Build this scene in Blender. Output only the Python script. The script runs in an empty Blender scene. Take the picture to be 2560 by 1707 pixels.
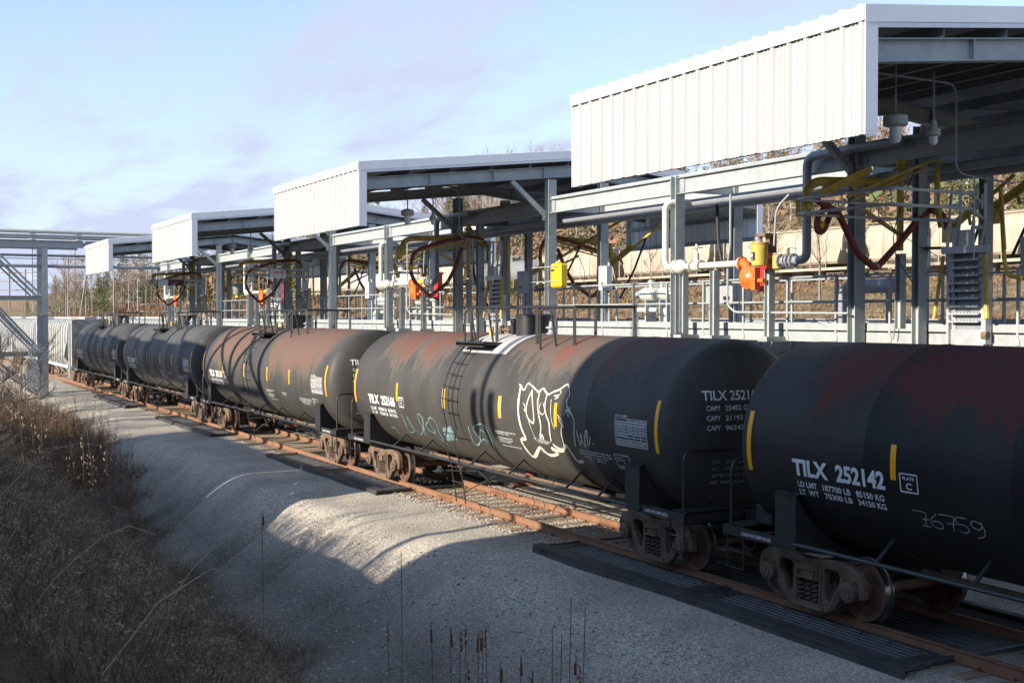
import bpy, bmesh, math, random
import numpy as np
from mathutils import Vector, Matrix, noise
random.seed(7); rng = np.random.default_rng(7)
sc = bpy.context.scene
C = sc.collection
R = math.radians
PI = math.pi
# ---------------------------------------------------------------- camera, sky, sun, exposure
cam_d = bpy.data.cameras.new('camera'); cam = bpy.data.objects.new('camera', cam_d); C.objects.link(cam)
cam_d.sensor_fit = 'HORIZONTAL'; cam_d.sensor_width = 22.3; cam_d.lens = 22.3 * 3050 / 2560
cam_d.clip_start = 0.1; cam_d.clip_end = 6000
cam.location = (0, 0, 4.47)
TH, PT = R(28.116), R(1.193)
fwd = Vector((math.sin(TH) * math.cos(PT), math.cos(TH) * math.cos(PT), -math.sin(PT)))
cam.rotation_euler = fwd.to_track_quat('-Z', 'Y').to_euler()
sc.camera = cam
sc.view_settings.view_transform = 'Standard'; sc.view_settings.look = 'None'
sc.view_settings.gamma = 1; sc.view_settings.use_curve_mapping = False
sc.view_settings.exposure = 0.97
SUN_EL = R(21.0)
to_sun = Vector((-math.cos(SUN_EL) * math.cos(R(2.5)), -math.cos(SUN_EL) * math.sin(R(2.5)), math.sin(SUN_EL)))
sd = bpy.data.lights.new('sun', 'SUN'); sd.energy = 4.4; sd.angle = R(0.53); sd.color = (1.0, 0.90, 0.76)
sun = bpy.data.objects.new('sun', sd); C.objects.link(sun)
sun.rotation_euler = to_sun.to_track_quat('Z', 'Y').to_euler(); sun.location = to_sun * 100
world = bpy.data.worlds.new('World'); sc.world = world; world.use_nodes = True
wn = world.node_tree; wn.nodes.clear()
def wnode(t, **k):
    n = wn.nodes.new(t)
    for a, b in k.items(): setattr(n, a, b)
    return n
sky = wnode('ShaderNodeTexSky', sky_type='NISHITA'); sky.sun_disc = False
sky.sun_elevation = SUN_EL; sky.sun_rotation = math.atan2(to_sun.x, to_sun.y)
sky.air_density = 0.8; sky.dust_density = 0.0; sky.ozone_density = 1.0; sky.altitude = 200
bg = wnode('ShaderNodeBackground'); bg.inputs[1].default_value = 0.15
out = wnode('ShaderNodeOutputWorld')
tc = wnode('ShaderNodeTexCoord'); sep = wnode('ShaderNodeSeparateXYZ'); wn.links.new(tc.outputs['Generated'], sep.inputs[0])
add = wnode('ShaderNodeMath', operation='ADD'); add.inputs[1].default_value = 0.12; wn.links.new(sep.outputs[2], add.inputs[0])
dv = wnode('ShaderNodeVectorMath', operation='DIVIDE'); cmb = wnode('ShaderNodeCombineXYZ')
for i in range(3): wn.links.new(add.outputs[0], cmb.inputs[i])
wn.links.new(tc.outputs['Generated'], dv.inputs[0]); wn.links.new(cmb.outputs[0], dv.inputs[1])
def cloud(scale, detail, lo, hi, sx=1.0, off=0.0):
    mp = wnode('ShaderNodeMapping'); mp.inputs['Scale'].default_value = (sx, 1, 1); mp.inputs['Rotation'].default_value = (0, 0, R(35)); mp.inputs['Location'].default_value = (off, off * .3, 0)
    wn.links.new(dv.outputs[0], mp.inputs[0])
    nz = wnode('ShaderNodeTexNoise'); nz.inputs['Scale'].default_value = scale; nz.inputs['Detail'].default_value = detail; nz.inputs['Roughness'].default_value = .55; nz.inputs['Distortion'].default_value = .35
    wn.links.new(mp.outputs[0], nz.inputs[0])
    mr = wnode('ShaderNodeMapRange'); mr.interpolation_type = 'SMOOTHSTEP'
    mr.inputs[1].default_value = lo; mr.inputs[2].default_value = hi
    wn.links.new(nz.outputs[0], mr.inputs[0]); return mr
c1 = cloud(0.8, 5, 0.42, 0.74, 2.2, 1.3); c2 = cloud(2.2, 5, 0.44, 0.86, 2.2, 3.1)
mx = wnode('ShaderNodeMath', operation='ADD'); wn.links.new(c1.outputs[0], mx.inputs[0]); wn.links.new(c2.outputs[0], mx.inputs[1])
ml = wnode('ShaderNodeMath', operation='MULTIPLY'); ml.inputs[1].default_value = 0.58; ml.use_clamp = True; wn.links.new(mx.outputs[0], ml.inputs[0])
# a veil of thin cloud, thicker towards the horizon
hz = wnode('ShaderNodeMapRange'); hz.inputs[1].default_value = 0.0; hz.inputs[2].default_value = 0.32; hz.inputs[3].default_value = 0.95; hz.inputs[4].default_value = 0.0
wn.links.new(sep.outputs[2], hz.inputs[0])
sm = wnode('ShaderNodeMath', operation='ADD'); sm.use_clamp = True; wn.links.new(ml.outputs[0], sm.inputs[0]); wn.links.new(hz.outputs[0], sm.inputs[1])
mix = wnode('ShaderNodeMix', data_type='RGBA'); wn.links.new(sm.outputs[0], mix.inputs['Factor'])
wn.links.new(sky.outputs[0], mix.inputs['A']); mix.inputs['B'].default_value = (2.25, 2.50, 3.3, 1)
wn.links.new(mix.outputs['Result'], bg.inputs[0]); wn.links.new(bg.outputs[0], out.inputs[0])
# ---------------------------------------------------------------- mesh helpers
V = Vector
class MB:
    """collects primitives (world coordinates) and links them as one mesh object"""
    def __init__(s): s.v = []; s.f = []; s.m = []; s.cm = 0
    def add(s, vs, fs):
        b = len(s.v); s.v += [tuple(p) for p in vs]; s.f += [tuple(b + i for i in f) for f in fs]; s.m += [s.cm] * len(fs); return s
    def box(s, x0, x1, y0, y1, z0, z1):
        return s.add([(x0,y0,z0),(x1,y0,z0),(x1,y1,z0),(x0,y1,z0),(x0,y0,z1),(x1,y0,z1),(x1,y1,z1),(x0,y1,z1)],
                     [(3,2,1,0),(4,5,6,7),(0,1,5,4),(1,2,6,5),(2,3,7,6),(3,0,4,7)])
    def ext(s, prof, p, q, up=(0,0,1), caps=True):
        """extrude a closed 2D profile (side, up) from p to q"""
        p = V(p); q = V(q); d = (q - p).normalized(); u = V(up); u = (u - d * u.dot(d))
        u = u.normalized() if u.length > 1e-6 else d.orthogonal().normalized()
        sdir = d.cross(u)
        n = len(prof); vs = [tuple(p + sdir * a + u * b) for a, b in prof] + [tuple(q + sdir * a + u * b) for a, b in prof]
        fs = [(i, (i + 1) % n, n + (i + 1) % n, n + i) for i in range(n)]
        if caps: fs += [tuple(range(n - 1, -1, -1)), tuple(range(n, 2 * n))]
        return s.add(vs, fs)
    def bar(s, p, q, w, h=None, up=(0,0,1)):
        h = h or w; a, b = w / 2, h / 2
        return s.ext([(-a,-b),(a,-b),(a,b),(-a,b)], p, q, up)
    def ibeam(s, p, q, w, h, t=.02, up=(0,0,1)):
        a, b, c = w / 2, h / 2, t / 2
        for pr in ([(-a,b-t),(a,b-t),(a,b),(-a,b)], [(-a,-b),(a,-b),(a,-b+t),(-a,-b+t)], [(-c,-b+t),(c,-b+t),(c,b-t),(-c,b-t)]): s.ext(pr, p, q, up)
        return s
    def chan(s, p, q, w, h, t=.012, up=(0,0,1), side=1):
        b = h / 2
        for pr in ([(0,b-t),(side*w,b-t),(side*w,b),(0,b)], [(0,-b),(side*w,-b),(side*w,-b+t),(0,-b+t)], [(0,-b),(side*t,-b),(side*t,b),(0,b)]): s.ext(pr, p, q, up)
        return s
    def tube(s, pts, r, n=8, caps=True, rr=None):
        pts = [V(p) for p in pts]; k = len(pts); vs = []; fs = []
        d0 = (pts[1] - pts[0]).normalized(); u = d0.orthogonal().normalized()
        for i, p in enumerate(pts):
            if i == 0: d = pts[1] - p
            elif i == k - 1: d = p - pts[i-1]
            else: d = (pts[i+1] - p).normalized() + (p - pts[i-1]).normalized()
            d = d.normalized() if d.length > 1e-9 else d0
            u = u - d * u.dot(d); u = u.normalized() if u.length > 1e-6 else d.orthogonal().normalized()
            w = d.cross(u); rad = rr[i] if rr else r
            if 0 < i < k - 1:
                c = max(.5, (pts[i+1] - p).normalized().dot(d)); 
            else: c = 1
            for j in range(n):
                a = 2 * PI * j / n; vs.append(tuple(p + (u * math.cos(a) + w * math.sin(a)) * rad / (c if c < 1 else 1)))
        for i in range(k - 1):
            for j in range(n): fs.append((i*n+j, i*n+(j+1)%n, (i+1)*n+(j+1)%n, (i+1)*n+j))
        if caps: fs += [tuple(range(n-1, -1, -1)), tuple(range((k-1)*n, k*n))]
        return s.add(vs, fs)
    def lathe(s, prof, c, ax=(0,0,1), n=24):
        """revolve (radius, height) about an axis through c"""
        a = V(ax).normalized(); u = a.orthogonal().normalized(); w = a.cross(u); c = V(c); vs = []; fs = []; m = len(prof)
        for r, h in prof:
            for j in range(n):
                t = 2 * PI * j / n; vs.append(tuple(c + a * h + (u * math.cos(t) + w * math.sin(t)) * r))
        for i in range(m - 1):
            for j in range(n): fs.append((i*n+j, i*n+(j+1)%n, (i+1)*n+(j+1)%n, (i+1)*n+j))
        fs += [tuple(range(n-1, -1, -1)), tuple(range((m-1)*n, m*n))]
        return s.add(vs, fs)
    def cyl(s, p, q, r, n=12): return s.tube([p, q], r, n)
    def build(s, name, mat, parent=None, smooth=False, label=None, bevel=0, kind=None, ang=35):
        me = bpy.data.meshes.new(name); o = org(parent)
        me.from_pydata([(x - o[0], y - o[1], z - o[2]) for x, y, z in s.v], [], s.f)
        mats = mat if isinstance(mat, (list, tuple)) else [mat]
        for m_ in mats: me.materials.append(m_)
        if len(mats) > 1: me.polygons.foreach_set('material_index', s.m)
        me.update()
        if smooth: soft(me, ang)
        ob = bpy.data.objects.new(name, me); C.objects.link(ob)
        if parent: ob.parent = parent
        if label: ob['label'] = label
        if kind: ob['kind'] = kind
        if bevel:
            b = ob.modifiers.new('bevel', 'BEVEL'); b.width = bevel; b.segments = 1; b.limit_method = 'ANGLE'
        return ob
def soft(me, ang=35):
    bm = bmesh.new(); bm.from_mesh(me); bmesh.ops.recalc_face_normals(bm, faces=bm.faces)
    for f in bm.faces: f.smooth = True
    for e in bm.edges:
        if len(e.link_faces) != 2 or e.calc_face_angle(0) > R(ang): e.smooth = False
    bm.to_mesh(me); bm.free()
ORG = {}
def org(p): return ORG.get(p.name, (0, 0, 0)) if p else (0, 0, 0)
def tag(o, label=None, cat=None, group=None, kind=None):
    if label: o['label'] = label
    if cat: o['category'] = cat
    if group: o['group'] = group
    if kind: o['kind'] = kind
    return o
def thing(name, label, cat, loc, group=None, kind=None):
    o = bpy.data.objects.new(name, None); C.objects.link(o); o.location = loc; o.empty_display_size = .3
    ORG[o.name] = tuple(loc); return tag(o, label, cat, group, kind)
def sub(name, parent):
    """an Empty used as a part that carries sub-parts, same origin as its thing"""
    o = bpy.data.objects.new(name, None); C.objects.link(o); o.parent = parent; ORG[o.name] = org(parent); return o
def recentre(o):
    """put a one-mesh thing's origin at the middle of its base"""
    n = len(o.data.vertices); a = np.empty(n * 3); o.data.vertices.foreach_get('co', a); a = a.reshape(-1, 3)
    c = np.array([(a[:,0].min()+a[:,0].max())/2, (a[:,1].min()+a[:,1].max())/2, a[:,2].min()])
    a -= c; o.data.vertices.foreach_set('co', a.ravel()); o.location = c; o.data.update(); return o
def copy_tree(o, parent=None, loc=None, rz=None, label=None, scale=None):
    c = o.copy(); C.objects.link(c)
    if parent: c.parent = parent
    if loc is not None: c.location = loc
    if rz is not None: c.rotation_euler = (0, 0, rz)
    if scale is not None: c.scale = (scale,) * 3 if isinstance(scale, (int, float)) else scale
    if label: c['label'] = label
    ORG[c.name] = ORG.get(o.name, (0, 0, 0))
    for ch in list(o.children): copy_tree(ch, c)
    return c
def find(o, name):
    return [c for c in o.children if c.name.split('.')[0] == name]
# ---------------------------------------------------------------- text and outlined shapes as meshes
def curve_mesh(cu):
    ob = bpy.data.objects.new('tmp', cu); C.objects.link(ob)
    me = bpy.data.meshes.new_from_object(ob.evaluated_get(bpy.context.evaluated_depsgraph_get()))
    C.objects.unlink(ob); bpy.data.objects.remove(ob); bpy.data.curves.remove(cu); return me
TX = {}
def text_geo(s, bold=.0, cuts=0):
    """flat letters of cap height 1, left aligned: (verts2d, faces)"""
    key = (s, bold, cuts)
    if key in TX: return TX[key]
    cu = bpy.data.curves.new('t', 'FONT'); cu.body = s; cu.size = 1 / .73; cu.resolution_u = 3; cu.offset = bold; cu.dimensions = '2D'; cu.fill_mode = 'FRONT'
    me = curve_mesh(cu); bm = bmesh.new(); bm.from_mesh(me); bpy.data.meshes.remove(me)
    for i in range(1, cuts + 1):
        bmesh.ops.bisect_plane(bm, geom=bm.verts[:] + bm.edges[:] + bm.faces[:], plane_co=(0, i / (cuts + 1), 0), plane_no=(0, 1, 0))
    bm.verts.ensure_lookup_table()
    vs = [(v.co.x, v.co.y) for v in bm.verts]; fs = [tuple(v.index for v in f.verts) for f in bm.faces]; bm.free()
    x0 = min(v[0] for v in vs); vs = [(x - x0, y) for x, y in vs]
    TX[key] = (vs, fs); return TX[key]
def text_fit(mb, s, mapf, u0, u1, v0, v1, bold=.02, cuts=0):
    """letters stretched to fill u0..u1, v0..v1; mapf(u, v) -> point"""
    vs, fs = text_geo(s, bold, cuts); w = max(v[0] for v in vs)
    mb.add([mapf(u0 + (u1 - u0) * x / w, v0 + (v1 - v0) * y) for x, y in vs], fs)
def plate(polys, depth, bevel=0.0, mid=None):
    """2D outline with holes, filled and extruded; returns verts (a, b, t) and faces"""
    cu = bpy.data.curves.new('p', 'CURVE'); cu.dimensions = '2D'; cu.fill_mode = 'BOTH'; cu.extrude = depth / 2; cu.bevel_depth = bevel; cu.bevel_resolution = 0
    for pts, cyc in polys:
        if cyc == 'smooth':
            sp = cu.splines.new('BEZIER'); sp.bezier_points.add(len(pts) - 1)
            for b, p in zip(sp.bezier_points, pts): b.co = (p[0], p[1], 0); b.handle_left_type = b.handle_right_type = 'AUTO'
            sp.resolution_u = 4
        else:
            sp = cu.splines.new('POLY'); sp.points.add(len(pts) - 1)
            for b, p in zip(sp.points, pts): b.co = (p[0], p[1], 0, 1)
        sp.use_cyclic_u = True
    me = curve_mesh(cu); vs = [tuple(v.co) for v in me.vertices]; fs = [tuple(p.vertices) for p in me.polygons]; bpy.data.meshes.remove(me); return vs, fs
def arc(cx, cy, r, a0, a1, n): return [(cx + r * math.cos(R(a0 + (a1 - a0) * i / n)), cy + r * math.sin(R(a0 + (a1 - a0) * i / n))) for i in range(n + 1)]
def bend(pts, r=.12, n=4):
    """round the corners of a polyline"""
    pts = [V(p) for p in pts]; out = [pts[0]]
    for i in range(1, len(pts) - 1):
        a, b, c = pts[i-1], pts[i], pts[i+1]; d1 = (a - b); d2 = (c - b); k = min(r, d1.length * .48, d2.length * .48)
        p = b + d1.normalized() * k; q = b + d2.normalized() * k
        for j in range(n + 1):
            t = j / n; out.append(p * (1-t)**2 + b * 2 * t * (1-t) + q * t * t)
    return out + [pts[-1]]
# ---------------------------------------------------------------- materials
def mat(name, col, rough=.6, metal=0.0, var=0.0, vs=3.0, var_col=None, bump=0.0, bs=40.0, spec=.5, detail=4, stretch=(1, 1, 1), emit=None):
    m = bpy.data.materials.new(name); m.use_nodes = True; nt = m.node_tree; b = nt.nodes['Principled BSDF']
    c4 = (*col, 1); b.inputs['Base Color'].default_value = c4; b.inputs['Roughness'].default_value = rough; b.inputs['Metallic'].default_value = metal
    b.inputs['Specular IOR Level'].default_value = spec
    if var or bump:
        t = nt.nodes.new('ShaderNodeTexCoord'); mp = nt.nodes.new('ShaderNodeMapping'); mp.inputs['Scale'].default_value = stretch
        nt.links.new(t.outputs['Object'], mp.inputs[0])
    if var:
        n = nt.nodes.new('ShaderNodeTexNoise'); n.inputs['Scale'].default_value = vs; n.inputs['Detail'].default_value = detail; n.inputs['Roughness'].default_value = .65
        nt.links.new(mp.outputs[0], n.inputs[0])
        mr = nt.nodes.new('ShaderNodeMapRange'); mr.inputs[1].default_value = .3; mr.inputs[2].default_value = .7; nt.links.new(n.outputs[0], mr.inputs[0])
        x = nt.nodes.new('ShaderNodeMix'); x.data_type = 'RGBA'; nt.links.new(mr.outputs[0], x.inputs['Factor'])
        v2 = var_col or tuple(c * (1 - var) for c in col)
        x.inputs['A'].default_value = c4; x.inputs['B'].default_value = (*v2, 1); nt.links.new(x.outputs['Result'], b.inputs['Base Color'])
    if bump:
        n2 = nt.nodes.new('ShaderNodeTexNoise'); n2.inputs['Scale'].default_value = bs; n2.inputs['Detail'].default_value = 5; nt.links.new(mp.outputs[0], n2.inputs[0])
        bp = nt.nodes.new('ShaderNodeBump'); bp.inputs['Strength'].default_value = bump; bp.inputs['Distance'].default_value = .02
        nt.links.new(n2.outputs[0], bp.inputs['Height']); nt.links.new(bp.outputs[0], b.inputs['Normal'])
    return m
M = {}
M['galv'] = mat('galvanised_steel', (.41, .435, .425), .55, 0, .3, 4.5, (.29, .32, .325), .05, 30, detail=8)
M['galv_d'] = mat('galvanised_roof_steel', (.27, .30, .32), .5, 0, .3, 2)
M['alu'] = mat('aluminium', (.50, .51, .53), .4, .25, .2, 6)
M['white'] = mat('white_cladding', (.52, .52, .515), .55, 0, .10, 1.6, (.46, .455, .44), stretch=(1, 1, .15))
M['trim'] = mat('white_trim', (.88, .89, .90), .4, 0, .08, 3)
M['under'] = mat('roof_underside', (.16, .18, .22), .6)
M['yellow'] = mat('yellow_arm_paint', (.66, .48, .07), .55, 0, .4, 6, (.40, .28, .07), .1, 25)
M['yellow2'] = mat('bright_yellow_plastic', (.85, .58, .02), .4, 0, .1, 4)
M['hose'] = mat('red_hose', (.32, .065, .04), .5, 0, .3, 12, (.17, .035, .03))
M['blackp'] = mat('black_paint', (.022, .023, .026), .42, 0, .3, 6, (.04, .038, .036), .1, 20)
M['rubber'] = mat('black_rubber', (.02, .02, .022), .6)
M['pan'] = mat('black_pan_plastic', (.030, .031, .035), .45, 0, .5, 2.2, (.085, .080, .074), .1, 25, detail=9)
M['wpipe'] = mat('cream_pipe_paint', (.60, .61, .56), .45, 0, .15, 8, (.5, .5, .42))
M['gpipe'] = mat('grey_pipe', (.36, .38, .41), .5, .2, .2, 6)
M['orange'] = mat('orange_meter_paint', (.80, .17, .03), .4, 0, .2, 9, (.62, .14, .03))
M['red'] = mat('red_paint', (.55, .03, .03), .4)
M['wheel'] = mat('wheel_rust', (.24, .11, .06), .65, .1, .6, 4, (.06, .04, .035), .15, 30)
M['tread'] = mat('wheel_tread', (.30, .28, .27), .25, .9)
M['frame'] = mat('truck_casting', (.21, .145, .10), .8, 0, .5, 4, (.10, .065, .045), .3, 35)
M['rustred'] = mat('rust_red', (.22, .07, .045), .75, 0, .5, 8, (.1, .045, .03), .2, 30)
M['spring'] = mat('spring_rust', (.12, .06, .04), .7, 0, .4, 8, (.06, .035, .028))
M['rail'] = mat('rail_rust', (.29, .145, .075), .8, 0, .45, 3, (.19, .10, .06), .15, 30)
M['railtop'] = mat('rail_head', (.26, .16, .10), .35, .6, .4, 2, (.2, .1, .06))
M['tie'] = mat('sleeper_wood', (.36, .26, .17), .85, 0, .5, 3, (.20, .14, .09), .5, 12, stretch=(.4, 4, 4))
M['stripe'] = mat('yellow_reflective_tape', (1.0, .44, .010), .4, 0, .08, 6)
M['letter'] = mat('white_lettering', (.88, .89, .90), .55, 0, .25, 9, (.62, .62, .60), detail=8)
M['letter_d'] = mat('faded_lettering', (.30, .31, .32), .6)
M['chalk'] = mat('chalk_marks', (.42, .44, .45), .8)
M['gr_cream'] = mat('graffiti_cream', (.86, .82, .66), .6, 0, .6, 5, (.52, .48, .36), detail=8)
M['gr_blue'] = mat('graffiti_pale_blue', (.27, .46, .48), .6, 0, .6, 6, (.13, .20, .20), detail=8)
M['band'] = mat('white_walkway_band', (.55, .53, .52), .6, 0, .3, 3)
M['hopper'] = mat('hopper_grey_white', (.40, .395, .38), .55, 0, .5, 1.2, (.30, .28, .25), .05, 20, stretch=(1, 1, .25))
M['hopper_b'] = mat('hopper_blue_grey', (.42, .47, .50), .55, 0, .25, 2)
M['cream'] = mat('hopper_cream', (.46, .42, .34), .6, 0, .5, .7, (.34, .27, .18), stretch=(1, 1, .3))
M['chute'] = mat('chute_brown_grey', (.17, .14, .11), .7, 0, .4, 2)
M['box'] = mat('cabinet_grey', (.50, .55, .56), .5, 0, .1, 3)
M['lampw'] = mat('lamp_housing', (.38, .38, .36), .5)
M['glass'] = mat('lamp_glass', (.65, .66, .66), .15)
M['signw'] = mat('sign_white', (.75, .76, .76), .4)
M['signb'] = mat('sign_black', (.02, .02, .02), .4)
M['blocker'] = mat('blocker_grey', (.35, .34, .33), .7)
M['bark'] = mat('bark_grey_brown', (.30, .26, .22), .9, 0, .5, 3)
M['birch'] = mat('birch_bark', (.55, .52, .47), .8, 0, .5, 6, (.3, .27, .24))
M['twig'] = mat('twig_brown', (.27, .205, .15), .9)
M['wood'] = mat('weathered_pole', (.38, .32, .26), .85, 0, .3, 4)
M['conc'] = mat('concrete', (.42, .40, .36), .9, 0, .2, 5)
# ---------------------------------------------------------------- ground
def sstep(a, b, x):
    t = min(1, max(0, (x - a) / (b - a))); return t * t * (3 - 2 * t)
def gz(x, y):
    far = max(sstep(60, 110, y), .9 * sstep(36, 54, y))
    ditch = -2.05 * (1 - far) - .55 * far
    crest = 10.35 + .35 * math.sin(y * .11) + .25 * math.sin(y * .31 + 1)
    wig = noise.noise(V((x * .12, y * .42, 3.3))) * .9 + noise.noise(V((x * .5, y * 1.3, 7.7))) * .3
    if x > crest + .2 and x < 27: z = -.19 + (-.075 * sstep(crest + 2.2, crest, x))
    elif x <= crest + .2 and x > 6.4:
        t = sstep(crest + .2, 7.2, x); z = -.265 + (ditch + .265) * t; z += wig * .35 * (4 * t * (1 - t)) * (1 - sstep(60, 110, y) * .7)
    elif x <= 6.4:
        t = sstep(6.4, .5, x); z = ditch + (2.3 * (1 - .75 * far) - ditch) * t; z += noise.noise(V((x * .3, y * .3, 0))) * .25
        if x < .5: z += min(.5, (.5 - x) * .1)
    else:
        z = -.19 + 7.5 * sstep(27, 74, x) ** 1.15
        if x > 84: z += 17 * sstep(84, 150, x) + 14 * sstep(150, 330, x)
        z += noise.noise(V((x * .03, y * .03, 0))) * 1.5 * sstep(84, 110, x) + noise.noise(V((x * .2, y * .2, 5))) * .3 * sstep(27, 40, x) * (1 - sstep(66, 70, x) * sstep(86, 82, x))
    if 6.8 < x < 11.5 and y < 48:
        for yc, k_, dp in ((27.6, .15, .26), (30.6, -.3, .30), (36.8, .25, .30), (33.6, .1, .14), (24.3, .2, .10), (42, .1, .2)):
            d = y - yc - (x - 9.3) * k_ - .25 * math.sin(x * 2.1 + yc); z -= dp * math.exp(-(d / .3) ** 2) * sstep(crest + .1, crest - 1.2, x) * sstep(6.8, 7.8, x); z += dp * .45 * math.exp(-((d - .75) / .55) ** 2) * sstep(crest + .1, crest - 1.2, x) * sstep(6.8, 7.8, x)
    if 7 < x < 27: z += noise.noise(V((x * .8, y * .5, 1.2))) * .035 + noise.noise(V((x * .25, y * .16, 9))) * .06 * sstep(crest + 3, crest, x)
    return z
def spans(*seg):
    o = []
    for a, b, st in seg:
        n = max(1, int(round((b - a) / st)))
        o += [a + (b - a) * i / n for i in range(n)]
    return o + [seg[-1][1]]
gx = spans((-500,-60,90),(-60,-10,8),(-10,4,1),(4,6,.5),(6,15,.2),(15,27,.6),(27,90,3),(90,340,10),(340,1500,120))
gy = spans((-120,0,20),(0,12,1),(12,46,.22),(46,80,.5),(80,140,2),(140,520,12),(520,3600,200))
gv = [(x, y, gz(x, y)) for y in gy for x in gx]; nx = len(gx)
gf = [(j*nx+i, j*nx+i+1, (j+1)*nx+i+1, (j+1)*nx+i) for j in range(len(gy)-1) for i in range(nx-1)]
def ground_mat():
    m = bpy.data.materials.new('gravel_and_soil'); m.use_nodes = True; nt = m.node_tree; b = nt.nodes['Principled BSDF']; L = nt.links.new
    N = lambda t: nt.nodes.new(t)
    b.inputs['Roughness'].default_value = .92; b.inputs['Specular IOR Level'].default_value = .2
    tc = N('ShaderNodeTexCoord'); sp = N('ShaderNodeSeparateXYZ'); L(tc.outputs['Object'], sp.inputs[0])
    vo = N('ShaderNodeTexVoronoi'); vo.inputs['Scale'].default_value = 42; L(tc.outputs['Object'], vo.inputs[0])
    vo2 = N('ShaderNodeTexVoronoi'); vo2.inputs['Scale'].default_value = 18; L(tc.outputs['Object'], vo2.inputs[0])
    cr = N('ShaderNodeValToRGB'); e = cr.color_ramp.elements; e[0].position = 0; e[0].color = (.25,.225,.19,1); e[1].position = 1; e[1].color = (.68,.60,.48,1)
    k = cr.color_ramp.elements.new(.45); k.color = (.42,.375,.31,1); k = cr.color_ramp.elements.new(.8); k.color = (.52,.46,.37,1)
    sr = N('ShaderNodeSeparateColor'); L(vo.outputs['Color'], sr.inputs[0]); L(sr.outputs[0], cr.inputs[0])
    n1 = N('ShaderNodeTexNoise'); n1.inputs['Scale'].default_value = .55; n1.inputs['Detail'].default_value = 6; L(tc.outputs['Object'], n1.inputs[0])
    mr = N('ShaderNodeMapRange'); mr.inputs[1].default_value = .42; mr.inputs[2].default_value = .72; mr.inputs[3].default_value = 1.06; mr.inputs[4].default_value = .72; L(n1.outputs[0], mr.inputs[0])
    mu = N('ShaderNodeMix'); mu.data_type = 'RGBA'; mu.blend_type = 'MULTIPLY'; mu.inputs['Factor'].default_value = 1; L(cr.outputs[0], mu.inputs['A'])
    cc = N('ShaderNodeCombineColor'); [L(mr.outputs[0], cc.inputs[i]) for i in range(3)]; L(cc.outputs[0], mu.inputs['B'])
    # gravel colour darkens towards the bottom of the embankment
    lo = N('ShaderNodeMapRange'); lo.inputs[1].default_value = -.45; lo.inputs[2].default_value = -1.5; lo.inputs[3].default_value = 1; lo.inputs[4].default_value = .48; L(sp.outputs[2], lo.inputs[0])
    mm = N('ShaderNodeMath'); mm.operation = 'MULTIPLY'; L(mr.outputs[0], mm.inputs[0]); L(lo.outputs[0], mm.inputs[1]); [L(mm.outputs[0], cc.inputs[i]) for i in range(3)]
    # rusty ballast beside the rails
    rust = N('ShaderNodeMath'); rust.operation = 'SUBTRACT'; rust.inputs[1].default_value = 13.72; L(sp.outputs[0], rust.inputs[0])
    ab = N('ShaderNodeMath'); ab.operation = 'ABSOLUTE'; L(rust.outputs[0], ab.inputs[0])
    rm = N('ShaderNodeMapRange'); rm.inputs[1].default_value = .75; rm.inputs[2].default_value = 1.5; rm.inputs[3].default_value = .28; rm.inputs[4].default_value = 0; L(ab.outputs[0], rm.inputs[0])
    rx = N('ShaderNodeMix'); rx.data_type = 'RGBA'; L(rm.outputs[0], rx.inputs['Factor']); L(mu.outputs['Result'], rx.inputs['A']); rx.inputs['B'].default_value = (.42,.30,.20,1)
    # soil and dry grass away from the gravel
    n2 = N('ShaderNodeTexNoise'); n2.inputs['Scale'].default_value = .9; n2.inputs['Detail'].default_value = 8; L(tc.outputs['Object'], n2.inputs[0])
    sc_ = N('ShaderNodeValToRGB'); e = sc_.color_ramp.elements; e[0].position = .3; e[0].color = (.10,.075,.045,1); e[1].position = .7; e[1].color = (.30,.23,.13,1)
    k = sc_.color_ramp.elements.new(.5); k.color = (.20,.145,.08,1); L(n2.outputs[0], sc_.inputs[0])
    nn = N('ShaderNodeMath'); nn.operation = 'MULTIPLY_ADD'; nn.inputs[1].default_value = 1.6; L(n2.outputs[0], nn.inputs[0]); L(sp.outputs[0], nn.inputs[2])
    ys_ = N('ShaderNodeMapRange'); ys_.inputs[1].default_value = 46; ys_.inputs[2].default_value = 56; ys_.inputs[3].default_value = 0; ys_.inputs[4].default_value = -1.7; L(sp.outputs[1], ys_.inputs[0])
    ya_ = N('ShaderNodeMath'); ya_.operation = 'ADD'; L(nn.outputs[0], ya_.inputs[0]); L(ys_.outputs[0], ya_.inputs[1])
    a1 = N('ShaderNodeMapRange'); a1.inputs[1].default_value = 7.2; a1.inputs[2].default_value = 7.9; a1.inputs[3].default_value = 1; a1.inputs[4].default_value = 0; L(ya_.outputs[0], a1.inputs[0])
    a2 = N('ShaderNodeMapRange'); a2.inputs[1].default_value = 26; a2.inputs[2].default_value = 29; L(nn.outputs[0], a2.inputs[0])
    am = N('ShaderNodeMath'); am.operation = 'MAXIMUM'; L(a1.outputs[0], am.inputs[0]); L(a2.outputs[0], am.inputs[1])
    x = N('ShaderNodeMix'); x.data_type = 'RGBA'; L(am.outputs[0], x.inputs['Factor']); L(rx.outputs['Result'], x.inputs['A']); L(sc_.outputs[0], x.inputs['B'])
    L(x.outputs['Result'], b.inputs['Base Color'])
    ad = N('ShaderNodeMath'); ad.operation = 'ADD'; L(vo.outputs['Distance'], ad.inputs[0]); L(vo2.outputs['Distance'], ad.inputs[1])
    bp = N('ShaderNodeBump'); bp.invert = True; bp.inputs['Strength'].default_value = .6; bp.inputs['Distance'].default_value = .018; L(ad.outputs[0], bp.inputs['Height']); L(bp.outputs[0], b.inputs['Normal'])
    return m
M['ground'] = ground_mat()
g = MB(); g.v = gv; g.f = gf; g.m = [0] * len(gf)
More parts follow.
